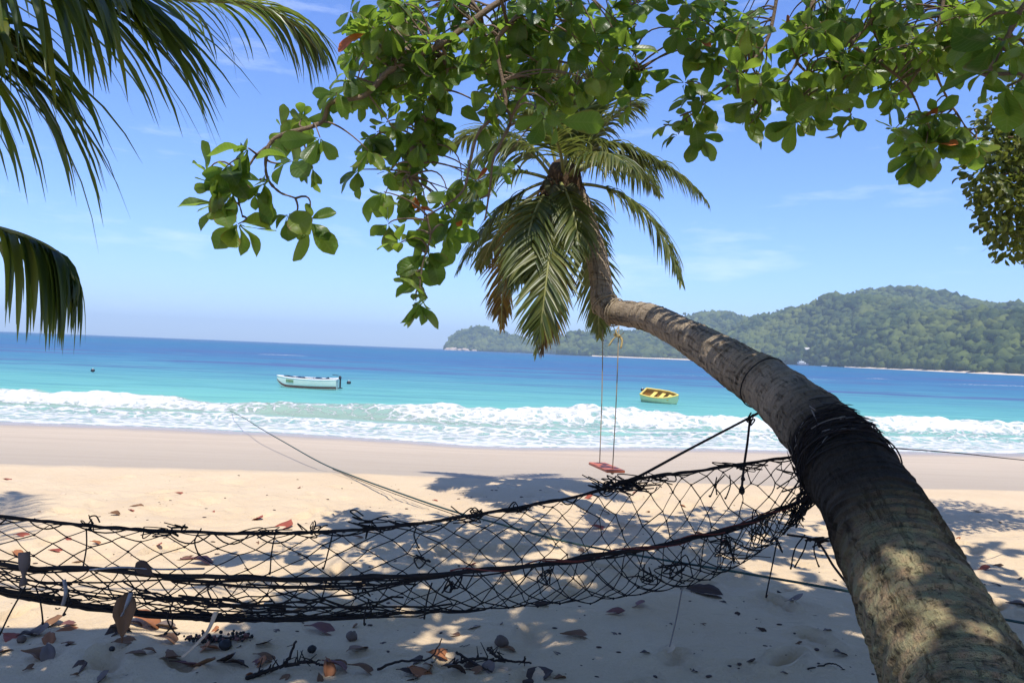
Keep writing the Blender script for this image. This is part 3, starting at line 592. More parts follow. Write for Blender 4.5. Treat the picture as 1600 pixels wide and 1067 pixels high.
# ------------------------------------------------------------------ the sea almond overhead
AB = np.array([5.6, 2.6, 0.0])
almond = tag(empty('sea_almond_tree', AB), 'broad-leaved sea almond tree spreading its branches overhead, with a few orange leaves', 'tree')
ra = np.random.default_rng(17)
br_spec = [  # visible branches: photo x, y, distance ... and radius in metres
    ([(1180, -160, 5.3), (960, -70, 5.2), (800, -8, 5.1), (690, 68, 5.0), (610, 110, 4.95), (571, 150, 4.9), (519, 162, 4.85), (500, 195, 4.85), (428, 220, 4.8), (417, 270, 4.8), (436, 300, 4.8), (465, 312, 4.8)], .026, .006),
    ([(960, -70, 5.2), (850, -10, 5.0), (796, 38, 4.85), (775, 72, 4.8), (786, 130, 4.8), (787, 167, 4.8), (748, 205, 4.8), (734, 250, 4.8), (720, 300, 4.8), (667, 337, 4.8)], .018, .006),
    ([(787, 167, 4.8), (798, 190, 4.8), (772, 248, 4.8), (766, 290, 4.82), (757, 345, 4.85)], .011, .005),
    ([(428, 220, 4.8), (395, 250, 4.8), (372, 300, 4.8), (378, 340, 4.8)], .009, .004),
    ([(690, 68, 5.0), (700, 110, 5.1), (680, 170, 5.15), (650, 215, 5.2), (640, 280, 5.2)], .012, .004),
    ([(667, 337, 4.8), (672, 370, 4.85), (660, 410, 4.9), (657, 455, 4.9)], .007, .004),
    ([(1000, -90, 5.3), (985, 10, 5.4), (990, 70, 5.5), (1000, 110, 5.5)], .010, .004),
    ([(900, -60, 5.4), (890, 20, 5.5), (905, 90, 5.6), (895, 150, 5.6)], .014, .004),
    ([(1380, -140, 5.4), (1365, -20, 5.4), (1370, 18, 5.4), (1335, 66, 5.4), (1322, 95, 5.4), (1310, 140, 5.4)], .018, .006),
    ([(1300, -140, 5.5), (1268, 10, 5.5), (1254, 60, 5.45), (1244, 97, 5.4), (1216, 135, 5.4), (1180, 160, 5.4)], .018, .005),
    ([(1244, 97, 5.4), (1262, 118, 5.4), (1268, 141, 5.4), (1240, 166, 5.4)], .010, .005),
    ([(1230, -120, 5.5), (1205, 45, 5.5), (1170, 105, 5.45), (1153, 146, 5.4)], .016, .006),
    ([(1170, 105, 5.45), (1130, 140, 5.5), (1085, 175, 5.5), (1060, 195, 5.5)], .009, .004),
    ([(1330, 70, 5.4), (1390, 110, 5.4), (1430, 150, 5.4), (1450, 205, 5.4)], .012, .005),
    ([(1500, -130, 5.6), (1470, 20, 5.6), (1460, 110, 5.6), (1500, 190, 5.6), (1530, 220, 5.6)], .014, .004),
    ([(1640, -60, 2.9), (1590, 30, 2.75), (1560, 90, 2.7), (1545, 120, 2.7)], .012, .005),
    ([(1120, -120, 5.6), (1090, -10, 5.6), (1100, 40, 5.6)], .012, .004)]
BR = []
for pts, r0_, r1_ in br_spec:
    C = catmull([P(*p) for p in pts], len(pts) * 7); C[2:] += np.cumsum(ra.normal(0, 0.0016, (len(C) - 2, 3)), 0) * .6
    BR.append(C); mb = MB(); tube(mb, C, np.linspace(r0_, r1_, len(C)) * (1 + .12 * ra.normal(size=len(C))), 8); mb.build('branch', M_limb, almond)
# trunk and the limbs that carry those branches, above and right of the picture
mb = MB(); V, UV = trunk_mesh(mb, [AB + [0, 0, -.2], AB + [.05, .02, .9], AB + [-.1, .1, 2.2], AB + [-.3, .2, 3.4]], [.75, .55, .48, .40], 8, 120, 40, .5, .8); o = mb.build('trunk', M_limb, almond); add_uv(o, UV, 0, 0)
LIMBS = [[AB + [-.2, .15, 3.0], np.array([4.2, 3.8, 4.4]), P(1500, -130, 5.6), P(1300, -140, 5.5), P(1180, -160, 5.3), P(960, -70, 5.2)],
         [AB + [-.3, .2, 3.3], np.array([4.4, 2.0, 4.9]), np.array([2.6, 1.4, 5.3]), np.array([0.6, 1.2, 5.5]), np.array([-1.2, 0.9, 5.4])],
         [AB + [-.3, .2, 3.2], np.array([4.6, 3.2, 4.8]), np.array([3.0, 3.0, 5.4]), np.array([1.2, 3.2, 5.8]), np.array([-.6, 3.6, 5.7])],
         [AB + [-.3, .2, 3.2], np.array([4.8, 1.0, 4.6]), np.array([3.4, -.6, 5.2]), np.array([1.2, -1.6, 5.5]), np.array([-1.0, -1.8, 5.2])],
         [AB + [-.1, .1, 2.9], np.array([4.3, 2.6, 3.1]), P(1760, -60, 3.0), P(1640, -60, 2.9)],
         [AB + [-.3, .2, 3.3], AB + [.6, .9, 4.6], AB + [.9, 1.8, 5.6]]]
for q, L_ in enumerate(LIMBS):
    C = catmull(L_, 40); BR.append(C); mb = MB(); tube(mb, C, np.linspace([.09, .13, .13, .12, .06, .11][q], .02, 40), 10); mb.build('limb', M_limb, almond)
ALLB = np.vstack(BR)
ros = []
def put(px, py, d, L=0.185, n=None, up=0.0): ros.append((P(px, py, d), np.array([ra.normal(0, .5), -.25 + ra.normal(0, .5), up + ra.normal(-.1, .5)]), n or int(ra.integers(6, 9)), L * ra.uniform(.85, 1.12)))
for px, py in [(322, 272), (352, 262), (345, 322), (372, 350), (398, 302), (388, 232), (440, 205), (472, 186), (455, 252), (488, 262), (452, 335), (480, 345), (500, 215), (525, 145), (545, 112), (415, 285), (365, 300), (340, 290)]: put(px, py, 4.8 + ra.normal(0, .12), 0.205)
for px, py in [(560, 265), (575, 235), (600, 300), (607, 350), (625, 380), (650, 370), (640, 335), (660, 440), (650, 470), (668, 465), (670, 395), (640, 420), (700, 365), (712, 340)]: put(px, py, 4.95 + ra.normal(0, .15), 0.19)
for px, py in [(860, 165, ), (868, 190), (850, 180)]: put(px, py, 4.3, 0.24, 3)
for px, py in [(995, 150), (985, 165), (1005, 110), (975, 130), (1045, 195), (1075, 175), (1060, 210), (1090, 215), (1085, 150), (1070, 130), (1100, 160), (1085, 190)]: put(px, py, 5.5 + ra.normal(0, .1), 0.165)
MID = [(535, 0), (1000, -10), (1005, 90), (960, 130), (900, 150), (850, 200), (800, 240), (775, 330), (715, 370), (650, 350), (600, 330), (575, 290), (560, 240), (575, 190), (535, 150), (545, 60)]
RGT = [(1010, -10), (1610, -10), (1610, 60), (1550, 120), (1500, 190), (1460, 245), (1430, 225), (1380, 185), (1320, 165), (1250, 185), (1190, 195), (1150, 180), (1120, 110), (1050, 40)]
def fill(poly, n, d0, d1, L):
    xs_ = [p[0] for p in poly]; ys_ = [p[1] for p in poly]; c = 0
    while c < n:
        x, y = ra.uniform(min(xs_), max(xs_)), ra.uniform(min(ys_), max(ys_))
        if not poly_in(poly, x, y) or vn(x / 48, y / 48, 77) < -0.12: continue
        put(x, y, ra.uniform(d0, d1), L); c += 1
fill(MID, 165, 4.8, 6.0, 0.165); fill([p for p in MID if p[1] < 180], 60, 4.7, 5.6, 0.175)
fill(RGT, 165, 4.9, 6.3, 0.165); fill([(1250, -10), (1470, -10), (1480, 100), (1420, 150), (1330, 120), (1260, 60)], 55, 5.2, 6.6, 0.15)
for px, py in [(1440, 190), (1450, 225), (1435, 240), (1465, 215), (1500, 215), (1525, 225), (1245, 190), (1170, 195), (1330, 180), (1400, 200)]: put(px, py, 5.35, 0.19)
for px, py in [(1560, 60), (1590, 20), (1550, 110), (1600, 110), (1575, 135), (1530, 40)]: put(px, py, 2.75 + ra.normal(0, .1), 0.17, 6)
n_vis = len(ros)
def shade_edge(x): return np.interp(x, [-3.4, -1.9, -1.25, -0.4, 1.2, 2.6, 6.5], [2.6, 3.0, 5.2, 6.8, 7.15, 7.1, 7.35])
c = 0; occ = {}; tries = 0
while c < 1650 and tries < 90000:
    tries += 1
    x, y, z = ra.uniform(-3.2, 7.8), ra.uniform(-3.2, 4.9), ra.uniform(3.9, 6.4)
    sx, sy = x + SHX * z, y + SHY * z
    if sy > shade_edge(sx) - 0.1 + ra.normal(0, .14) or sy < -1.0: continue
    if sx < -1.3 and ra.random() < 0.45: continue
    if sy > 5.45 and ra.random() < 0.78: continue
    # a gap in the crown lets a patch of sun through to the palm's foot
    bx, by = x + SHX * (z - .85), y + SHY * (z - .85)
    if (bx - 1.26) ** 2 / .12 + (by - 2.55) ** 2 / .15 < 1: continue
    if vn(sx * 1.3, sy * 1.3, 78) < -0.36: continue
    ck = (int(sx / .3 + 50), int(sy / .3 + 50))
    if occ.get(ck, 0) >= 3: continue
    px, py, d = proj(np.array([x, y, z]))
    if d > 0.2 and py > -70 and -250 < px < 1850: continue
    if d <= 0.2 and z < 4.2: continue
    occ[ck] = occ.get(ck, 0) + 1
    ros.append((np.array([x, y, z]), np.array([ra.normal(0, .4), ra.normal(0, .4), .7]), int(ra.integers(7, 10)), 0.29 * ra.uniform(.85, 1.15))); c += 1
c = 0
while c < 190:        # extra unseen crown leaves, added over the leaning trunk to shade it
    bx, by, z = ra.uniform(.85, 2.1), ra.uniform(2.0, 5.6), ra.uniform(4.3, 6.2); hz_ = np.interp(by, [2.2, 3.2, 5.5], [.6, 1.0, 1.55])
    if (bx - 1.26) ** 2 / .12 + (by - 2.55) ** 2 / .15 < 1 or (by > 4.6 and ra.random() < .6): continue
    x, y = bx - SHX * (z - hz_), by - SHY * (z - hz_); px, py, d = proj(np.array([x, y, z]))
    if d > 0.2 and py > -70 and -250 < px < 1850: continue
    ros.append((np.array([x, y, z]), np.array([ra.normal(0, .4), ra.normal(0, .4), .7]), int(ra.integers(7, 10)), 0.29 * ra.uniform(.85, 1.15))); c += 1
leaves = []; fuv = []; mb = MB(); mbw = MB()
for q, (cc, ax, n, L) in enumerate(ros):
    rosette(cc, ax, n, L, ra, leaves, (0.1, 0.8) if q < n_vis else (0, .35))
    dd = np.linalg.norm(ALLB - cc, axis=1) + 0.25 * np.maximum(0, cc[2] - ALLB[:, 2]); b = ALLB[int(np.argmin(dd))]
    m = (b + cc) / 2 + np.array([ra.normal(0, .03), ra.normal(0, .03), np.linalg.norm(cc - b) * .12 + ra.normal(0, .03)])
    tube(mbw, quad3(b, m, cc, 8), np.linspace(.0075 if q < n_vis else .012, .0035, 8), 5)
mbw.build('twigs', M_limb, almond)['kind'] = 'stuff'
info = []
for i, (p, Rm, L, v) in enumerate(leaves):
    c_ = p + Rm[:, 1] * L * .55; px, py, d = proj(c_); inside = d > .3 and -20 < px < 1620 and -20 < py < 1067
    info.append((-(L / d) if inside else 1.0, i))
info.sort(); single = set(i for s_, i in info[:298] if s_ < 0)
OLD = [(748, 272), (546, 62), (750, 10), (1103, 72), (1440, 166), (1474, 224), (665, 322), (722, 352), (1232, 30), (650, 318)]
oldset = set()
for ox, oy in OLD:
    best = min((( (proj(leaves[i][0] + leaves[i][1][:, 1] * leaves[i][2] * .5)[0] - ox) ** 2 + (proj(leaves[i][0] + leaves[i][1][:, 1] * leaves[i][2] * .5)[1] - oy) ** 2 + 300 * abs(proj(leaves[i][0])[2] - 4.6)), i) for i in range(len(leaves)) if leaves[i][0][1] > 3 and i not in oldset)[1]
    oldset.add(best)
for i, (p, Rm, L, v) in enumerate(leaves):
    if i in single or i in oldset:
        me = OMESH[v % 4] if i in oldset else LMESH[v]
        o = link('leaf', me, None, almond); M4 = Matrix.Identity(4)
        for a in range(3):
            for b in range(3): M4[a][b] = float(Rm[a, b] * L)
            M4[a][3] = float(p[a])
        o.matrix_basis = M4
        if i in oldset: o['label'] = 'old orange leaf about to fall'
    else:
        mb.add(LVAR[v][0] @ Rm.T * L + p, LVAR[v][1]); fuv.append(LUV[v])
o = mb.build('foliage', M_leaf, almond); o['kind'] = 'stuff'; set_luv(o.data, np.vstack(fuv))

# ------------------------------------------------------------------ small-leaved tree on the right
RB = np.array([6.6, 7.6, 0.0])
rt = tag(empty('beach_tree', RB), 'dense small-leaved tree with olive green crown beside the beach', 'tree')
mb = MB(); V, UV = trunk_mesh(mb, [RB + [0, 0, -.2], RB + [-.1, 0, 1.0], RB + [-.5, -.2, 2.2], RB + [-.9, -.4, 3.2]], [.42, .30, .24, .16], 9, 90, 32, .6, .8); o = mb.build('trunk', M_limb, rt); add_uv(o, UV, 0, 0)
M_small = leafmat('small_leaf', [(0, (0.055, 0.085, 0.015)), (0.5, (0.115, 0.145, 0.024)), (1, (0.20, 0.21, 0.04))], 0.45, 0.38, 0.5, (0.26, 0.30, 0.03), 8)
rr_ = np.random.default_rng(23); mb = MB(); mbt = MB(); cl = []
for px, py, d, rad in [(1575, 215, 6.6, .30), (1600, 180, 6.7, .34), (1560, 275, 6.5, .28), (1600, 260, 6.7, .36), (1568, 325, 6.5, .26), (1605, 330, 6.7, .34), (1590, 370, 6.6, .22), (1640, 250, 6.9, .5), (1660, 340, 7.0, .45), (1690, 180, 7.1, .5), (1720, 280, 7.1, .55), (1760, 350, 7.2, .45), (1780, 200, 7.3, .6), (1650, 140, 7.0, .40)]: cl.append((P(px, py, d), rad))
hub = RB + [-.9, -.4, 3.2]
for c, rad in cl:
    tube(mbt, quad3(hub, (hub + c) / 2 + [0, 0, .15], c, 10), np.linspace(.035, .010, 10), 6)
    for q in range(int(300 * (rad / .3) ** 1.5)):
        dv = unit(rr_.normal(size=3)); p = c + dv * rad * rr_.uniform(.45, 1.05) * (1 + .25 * vn(dv[0] * 3 + c[0] * 9, dv[2] * 3 + dv[1] * 2, 5))
        d = unit(dv + rr_.normal(0, .7, 3) + [0, 0, -.3]); Rm = frame_from(d, unit(rr_.normal(0, .6, 3) + [0, -.1, .8])); L = rr_.uniform(.055, .10)
        v, qd = LVAR[int(rr_.integers(7))]; mb.add(v @ Rm.T * L + p, qd)
mbt.build('branches', M_limb, rt); mb.build('crown', M_small, rt)['kind'] = 'stuff'

# ================================================================== THINGS
def strand(mb, pts, r, sides=5, wob=0.0, rs=None, n=None):
    C = catmull(pts, n or max(8, len(pts) * 5))
    if wob and rs is not None: C = C + rs.normal(0, wob, C.shape)
    tube(mb, C, r, sides)
M_net = plain('tarred_cord', (0.013, 0.0115, 0.0115), 0.85, 0.25, 0.5, 60, 0.4, 0.002)
M_rope = plain('dark_rope', (0.022, 0.018, 0.017), 0.9, 0.2, 0.5, 80, 0.6, 0.003)
M_redcord = plain('faded_red_cord', (0.16, 0.045, 0.035), 0.9, 0.2, 0.4, 60, 0.4, 0.002)
M_fray = plain('frayed_grey_fibre', (0.20, 0.18, 0.16), 0.9, 0.2, 0.35, 60, 0.3, 0.002)
M_green = plain('green_rope', (0.028, 0.060, 0.052), 0.8, 0.3, 0.4, 70, 0.5, 0.003)
# ------------------------------------------------------------------ net hammock
hm = tag(empty('net_hammock', P(540, 940, 3.6) * [1, 1, 0] + [0, 0, 0.36]), 'black knotted fishing-net hammock sagging between the leaning palm and a palm beyond the left', 'hammock')
hm['label'] = 'black knotted fishing-net hammock tied to the leaning palm trunk'
rh = np.random.default_rng(41)
cF = [(-420, 720, 3.75), (-200, 770, 3.75), (0, 806, 3.75), (120, 819, 3.78), (250, 829, 3.8), (400, 833, 3.82), (540, 829, 3.85), (640, 819, 3.9), (750, 803, 3.95), (850, 785, 4.02), (930, 768, 4.08), (1000, 748, 4.12), (1120, 731, 4.18), (1240, 713, 4.2), (1275, 703, 4.1)]
cB = [(-420, 745, 3.6), (-200, 850, 3.5), (0, 917, 3.45), (120, 940, 3.45), (250, 956, 3.45), (400, 962, 3.5), (540, 957, 3.55), (640, 951, 3.6), (750, 946, 3.65), (850, 938, 3.72), (930, 930, 3.78), (1000, 921, 3.85), (1120, 893, 3.95), (1235, 820, 4.0), (1278, 752, 3.95)]
cN = [(-420, 740, 3.55), (-200, 830, 3.4), (0, 880, 3.28), (120, 888, 3.27), (250, 897, 3.27), (400, 904, 3.3), (540, 904, 3.34), (640, 899, 3.4), (750, 892, 3.45), (850, 880, 3.52), (930, 869, 3.58), (1000, 858, 3.65), (1120, 832, 3.75), (1235, 790, 3.85), (1282, 768, 3.82)]
NF = 400
EF, EB, EN = [catmull([P(*p) for p in c], 1200) for c in (cF, cB, cN)]
_s = np.concatenate([[0], np.cumsum(np.linalg.norm(np.diff(EB, axis=0), axis=1))]); _i = np.interp(np.linspace(0, _s[-1], NF), _s, np.arange(1200)).astype(int)
EF, EB, EN = EF[_i], EB[_i], EN[_i]
def HS(u, v):
    i = np.clip(u, 0, 1) * (NF - 1); j = int(min(i, NF - 2)); f = i - j
    a = EF[j] * (1 - f) + EF[j + 1] * f; b = EB[j] * (1 - f) + EB[j + 1] * f; c = EN[j] * (1 - f) + EN[j + 1] * f
    k_ = 2 * b - .5 * (a + c); return (1 - v) ** 2 * a + 2 * v * (1 - v) * k_ + v * v * c
NU, NV = 40, 15
nod = {}
for j in range(NV + 1):
    for i in range(-1, NU + 2):
        u = (i + (.5 if j % 2 else 0) + rh.normal(0, .06)) / NU; u = 1.35 * u - .35 * u * u; vv_ = (j / NV) ** 1.45
        u += 0.010 * math.sin(u * 21 + 3 * vv_) * math.sin(vv_ * 3.14) - 0.040 * (vv_ - .3) * min(1, max(0, (u - .35) / .2))
        nod[i, j] = HS(u, min(1, max(0, vv_ + (rh.normal(0, .006) if 0 < j < NV else 0)))) + rh.normal(0, .004, 3)
mb = MB(); mk = MB()
for j in range(NV):
    for i in range(0, NU + 1):
        for di in ((0, 1) if j % 2 else (-1, 0)):
            a, b = nod[i, j], nod.get((i + di, j + 1))
            if b is None or rh.random() < .015: continue
            sag = np.linalg.norm(a - b) * rh.uniform(.0, .035); m = (a + b) / 2 + [rh.normal(0, .003), rh.normal(0, .003), -sag]
            tube(mb, quad3(a, m, b, 4), rh.uniform(.0022, .0031), 4, False)
        if rh.random() < .8: blob(mk, nod[i, j], rh.uniform(.0045, .0075), i, .2, 5, 4)
mb.build('net', M_net, hm)['kind'] = 'stuff'; mk.build('net_knots', M_net, hm)['kind'] = 'stuff'
def edge_path(E, amp, ph, off, n=420, lo=0, hi=1):
    t = np.linspace(lo, hi, n); i = t * (NF - 1); j = np.minimum(i.astype(int), NF - 2); f = (i - j)[:, None]
    C = E[j] * (1 - f) + E[j + 1] * f; a = t * off + ph
    return C + np.column_stack([0 * a, np.cos(a), np.sin(a)]) * amp + .003 * np.column_stack([vn(t * 90, t * 0 + q, 7) for q in (1, 2, 3)])
mb = MB(); tube(mb, edge_path(EF, .002, 0, 50), .0075, 6); mb.build('edge_rope', M_rope, hm)
mb = MB(); tube(mb, edge_path(EN, .004, 0, 60), .0095, 6); mb.build('edge_rope', M_rope, hm)
mb = MB()
for q in range(3): tube(mb, edge_path(EN, .011, q * 1.3, 40 + 13 * q) + [0, 0, rh.normal(0, .004)], .0042, 4)
for q in range(2): tube(mb, edge_path(EF, .007, q * 2.1, 110 + 40 * q), .0038, 4)
mb.build('lacing_cord', M_net, hm)['kind'] = 'stuff'
mb = MB(); tube(mb, edge_path(EN, .013, 1.0, 90, 300, .62, 1) + [0, -.006, .006], .0035, 4); tube(mb, edge_path(EN, .012, 3.0, 70, 260, .70, 1), .003, 4); mb.build('lacing_cord', M_redcord, hm)
# loose scalloped cords, tangles and hanging ends
mb = MB()
u = 0.12
while u < .98:
    w = rh.uniform(.012, .05); a, b = HS(u, 0), HS(u + w, 0); m = (a + b) / 2 + [0, rh.normal(0, .02), -rh.uniform(.01, .055)]
    tube(mb, quad3(a, m, b, 8), .0036, 4); u += w * rh.uniform(.9, 2.2)
def tangle(mb, c, r, n, rad=.0032):
    c = np.asarray(c); n = max(2, int(n * .38))
    for q in range(n):
        k_ = rh.integers(4, 8); p = c + rh.normal(0, 1, (k_, 3)) * np.asarray(r); tube(mb, catmull(p, k_ * 5), rad * rh.uniform(.7, 1.2), 4)
for px, py, d, r, n in [(140, 815, 3.78, (.02, .02, .02), 6), (235, 830, 3.8, (.06, .02, .015), 8), (275, 825, 3.8, (.04, .02, .018), 8), (420, 832, 3.82, (.06, .02, .01), 8), (485, 830, 3.83, (.03, .02, .02), 9), (572, 822, 3.86, (.035, .025, .02), 16), (630, 818, 3.9, (.04, .02, .012), 7), (740, 803, 3.95, (.04, .02, .02), 9), (800, 795, 3.98, (.05, .02, .014), 8), (945, 762, 4.08, (.06, .03, .025), 16), (985, 757, 4.1, (.07, .03, .03), 22), (1030, 748, 4.13, (.06, .03, .02), 10), (1150, 728, 4.17, (.08, .02, .012), 8), (660, 873, 3.4, (.02, .02, .03), 5), (570, 925, 3.4, (.03, .02, .03), 7), (710, 915, 3.45, (.03, .02, .03), 7), (850, 900, 3.5, (.03, .02, .03), 7), (1140, 850, 3.75, (.07, .04, .05), 16), (1190, 825, 3.8, (.05, .04, .05), 14), (1240, 800, 3.85, (.04, .03, .05), 16), (1262, 770, 3.86, (.03, .03, .06), 14), (1000, 900, 3.7, (.06, .03, .03), 8), (1060, 890, 3.75, (.07, .04, .03), 12)]:
    tangle(mb, P(px, py, d), r, n)
mb.build('tangled_cord', M_net, hm)['kind'] = 'stuff'
mb = MB()     # extra folded net lying in the belly on the left
for q in range(60):
    u0 = rh.uniform(.10, .50); w = rh.uniform(.06, .22); v0 = rh.uniform(.45, .98); v1 = np.clip(v0 + rh.normal(0, .10), .42, 1)
    tube(mb, np.array([HS(u0 + w * t, v0 + (v1 - v0) * t) + [0, 0, -.012 * math.sin(t * 3.14) + rh.normal(0, .004)] for t in np.linspace(0, 1, 12)]), rh.uniform(.003, .0045), 4)
mb.build('folded_net', M_net, hm)['kind'] = 'stuff'
ends = [(55, 915, 3.3, 58, 12), (40, 915, 3.3, 75, -40), (265, 945, 3.35, 45, -8), (270, 940, 3.35, 50, 5), (575, 940, 3.42, 35, -6), (675, 910, 3.42, 55, -12), (575, 935, 3.42, 30, -3), (1215, 840, 3.85, 90, -18), (1262, 840, 3.84, 45, -20), (1258, 835, 3.84, 52, -22), (1275, 842, 3.84, 42, 4), (105, 920, 3.3, 40, -6), (330, 910, 3.32, 30, 3), (1120, 745, 4.17, 30, -10), (1140, 742, 4.17, 36, -6), (1132, 742, 4.17, 30, -12), (315, 825, 3.8, 40, -5), (430, 835, 3.82, 60, -8), (520, 832, 3.83, 55, -14), (135, 825, 3.78, 60, -5), (650, 825, 3.9, 30, 4)]
for px, py, d, ln, dx in ends:
    mb = MB(); a = P(px, py, d); b = P(px + dx, py + ln, d - .03); strand(mb, [a, (a + b) / 2 + rh.normal(0, .012, 3), b, b + [rh.normal(0, .006), 0, .004]], np.array([.0036] * 12 + [.0042] * 8), 5); mb.build('loose_end', M_net, hm)
for px, py, d, pts in [(572, 815, 3.86, [(548, 800), (555, 797), (568, 806)]), (575, 815, 3.86, [(600, 806), (607, 808)]), (745, 800, 3.95, [(735, 800), (742, 793), (752, 803)]), (490, 828, 3.83, [(493, 818), (491, 813)]), (497, 828, 3.83, [(505, 822), (512, 820)]), (146, 818, 3.78, [(140, 808), (150, 806), (156, 816)])]:
    mb = MB(); strand(mb, [P(px, py, d)] + [P(a, b, d) for a, b in pts], .0036, 5); mb.build('loose_end', M_net, hm)
# lashing round the trunk
def trunk_at(px, py):
    pr = np.array([proj(p)[:2] for p in TC[::4]]); i = int(np.argmin((pr[:, 0] - px) ** 2 + (pr[:, 1] - py) ** 2)) * 4; return i
def wrap(mb, px, py, r, turns, spread, tilt, sides=5, gap=.012, rs=rh, a0=0, a1=6.283):
    i = trunk_at(px, py); c = TC[i]; t = unit(TC[i + 3] - TC[i - 3]); R0 = TDI[i] / 2 + gap
    u = unit(np.cross(t, [0, 0, 1])); b = np.cross(t, u)
    for q in range(turns):
        ph = rs.uniform(0, 6.28); off = rs.normal(0, spread); tl = tilt + rs.normal(0, .15); n = 40
        th = np.linspace(a0, a1, n); rad = R0 + rs.uniform(-.004, .012) + .006 * vn(th * 2, th * 0 + q, 3)
        C = c + t * (off + tl * R0 * np.sin(th + ph))[:, None] + rad[:, None] * (np.cos(th)[:, None] * u + np.sin(th)[:, None] * b)
        tube(mb, C, r * rs.uniform(.7, 1.2), sides)
mb = MB(); wrap(mb, 1312, 716, .0045, 13, .05, .3, gap=.004); mb.build('lashing', M_rope, hm)
mb = MB(); wrap(mb, 1325, 736, .004, 7, .05, .4, gap=.004); mb.build('lashing', M_net, hm)
i0 = trunk_at(1312, 716); mf = MB(); md = MB()
for q in range(330):
    a = TC[i0] + rh.normal(0, 1, 3) * .02; t = unit(TC[i0 + 3] - TC[i0 - 3]); u = unit(np.cross(t, [0, 0, 1])); b = np.cross(t, u); th = rh.uniform(0, 6.28)
    rd = TDI[i0] / 2 + rh.uniform(.004, .026); p = TC[i0] + t * rh.normal(-.01, .085) + rd * (math.cos(th) * u + math.sin(th) * b)
    tn = unit(-math.sin(th) * u + math.cos(th) * b + t * rh.normal(0, .6)); nv = unit(p - TC[i0]); L = rh.uniform(.05, .19)
    tube(mf if q % 11 == 0 else md, quad3(p - tn * L / 2 - nv * L * L * .5, p + nv * .006, p + tn * L / 2 + nv * rh.uniform(-.01, .02), 7), [.0022] * 6 + [.0006], 4)
mf.build('frayed_fibre', M_fray, hm)['kind'] = 'stuff'; md.build('frayed_fibre', M_rope, hm)['kind'] = 'stuff'
mb = MB()
for pts in [[(1268, 640, 3.74), (1280, 665, 3.7), (1293, 698, 3.66)], [(1265, 634, 3.76), (1274, 641, 3.74)], [(1322, 727, 3.5), (1338, 738, 3.48)], [(1278, 690, 3.7), (1296, 700, 3.66)], [(1256, 722, 3.85), (1292, 714, 3.68)], [(1275, 748, 3.72), (1285, 762, 3.7)]]:
    tube(mb, np.array([P(*p) for p in pts]), .0032, 5)
mb.build('frayed_fibre', M_fray, hm)
mb = MB()      # gathering cords from the net to the lashing
for q in range(26):
    v = rh.uniform(0, 1); a = HS(rh.uniform(.93, .985), v); b = P(rh.uniform(1278, 1306), rh.uniform(698, 760), rh.uniform(3.68, 3.86)); tube(mb, quad3(a, (a + b) / 2 + rh.normal(0, .018, 3), b, 7), .004, 4)
mb.build('gathering_cord', M_net, hm)['kind'] = 'stuff'
# stay rope from the trunk to the net, with its knot and dangling tail
K = P(1172, 652, 4.95); mb = MB(); wrap(mb, 1196, 600, .0055, 1, .012, .55, 6, .004); mb.build('stay_rope', M_rope, hm)
mb = MB(); strand(mb, [P(1194, 640, 4.75), K, P(1080, 700, 4.6), P(1010, 738, 4.18), P(985, 750, 4.1)], .0078, 6); mb.build('stay_rope', M_rope, hm)
mb = MB(); strand(mb, [K, P(1168, 690, 4.8), P(1163, 725, 4.7), P(1159, 762, 4.66)], .0072, 6); blob(mb, P(1159, 766, 4.66), (.018, .018, .026), 2, .2, 8, 6); blob(mb, P(1161, 748, 4.67), .014, 3, .2, 8, 6); mb.build('loose_end', M_rope, hm)
mb = MB(); tangle(mb, K, (.018, .018, .018), 6, .006); mb.build('knot', M_rope, hm)
KN = P(1275, 845, 3.75); mb = MB(); tangle(mb, KN, (.022, .02, .014), 8, .005); mb.build('knot', M_rope, hm)
mb = MB(); strand(mb, [P(1230, 835, 3.85), KN, P(1303, 885, 3.6), P(1332, 922, 3.4)], .0055, 6); mb.build('stay_rope', M_rope, hm)
mb = MB(); strand(mb, [KN, P(1300, 838, 3.55), P(1318, 820, 3.3)], .0045, 6); mb.build('stay_rope', M_rope, hm)

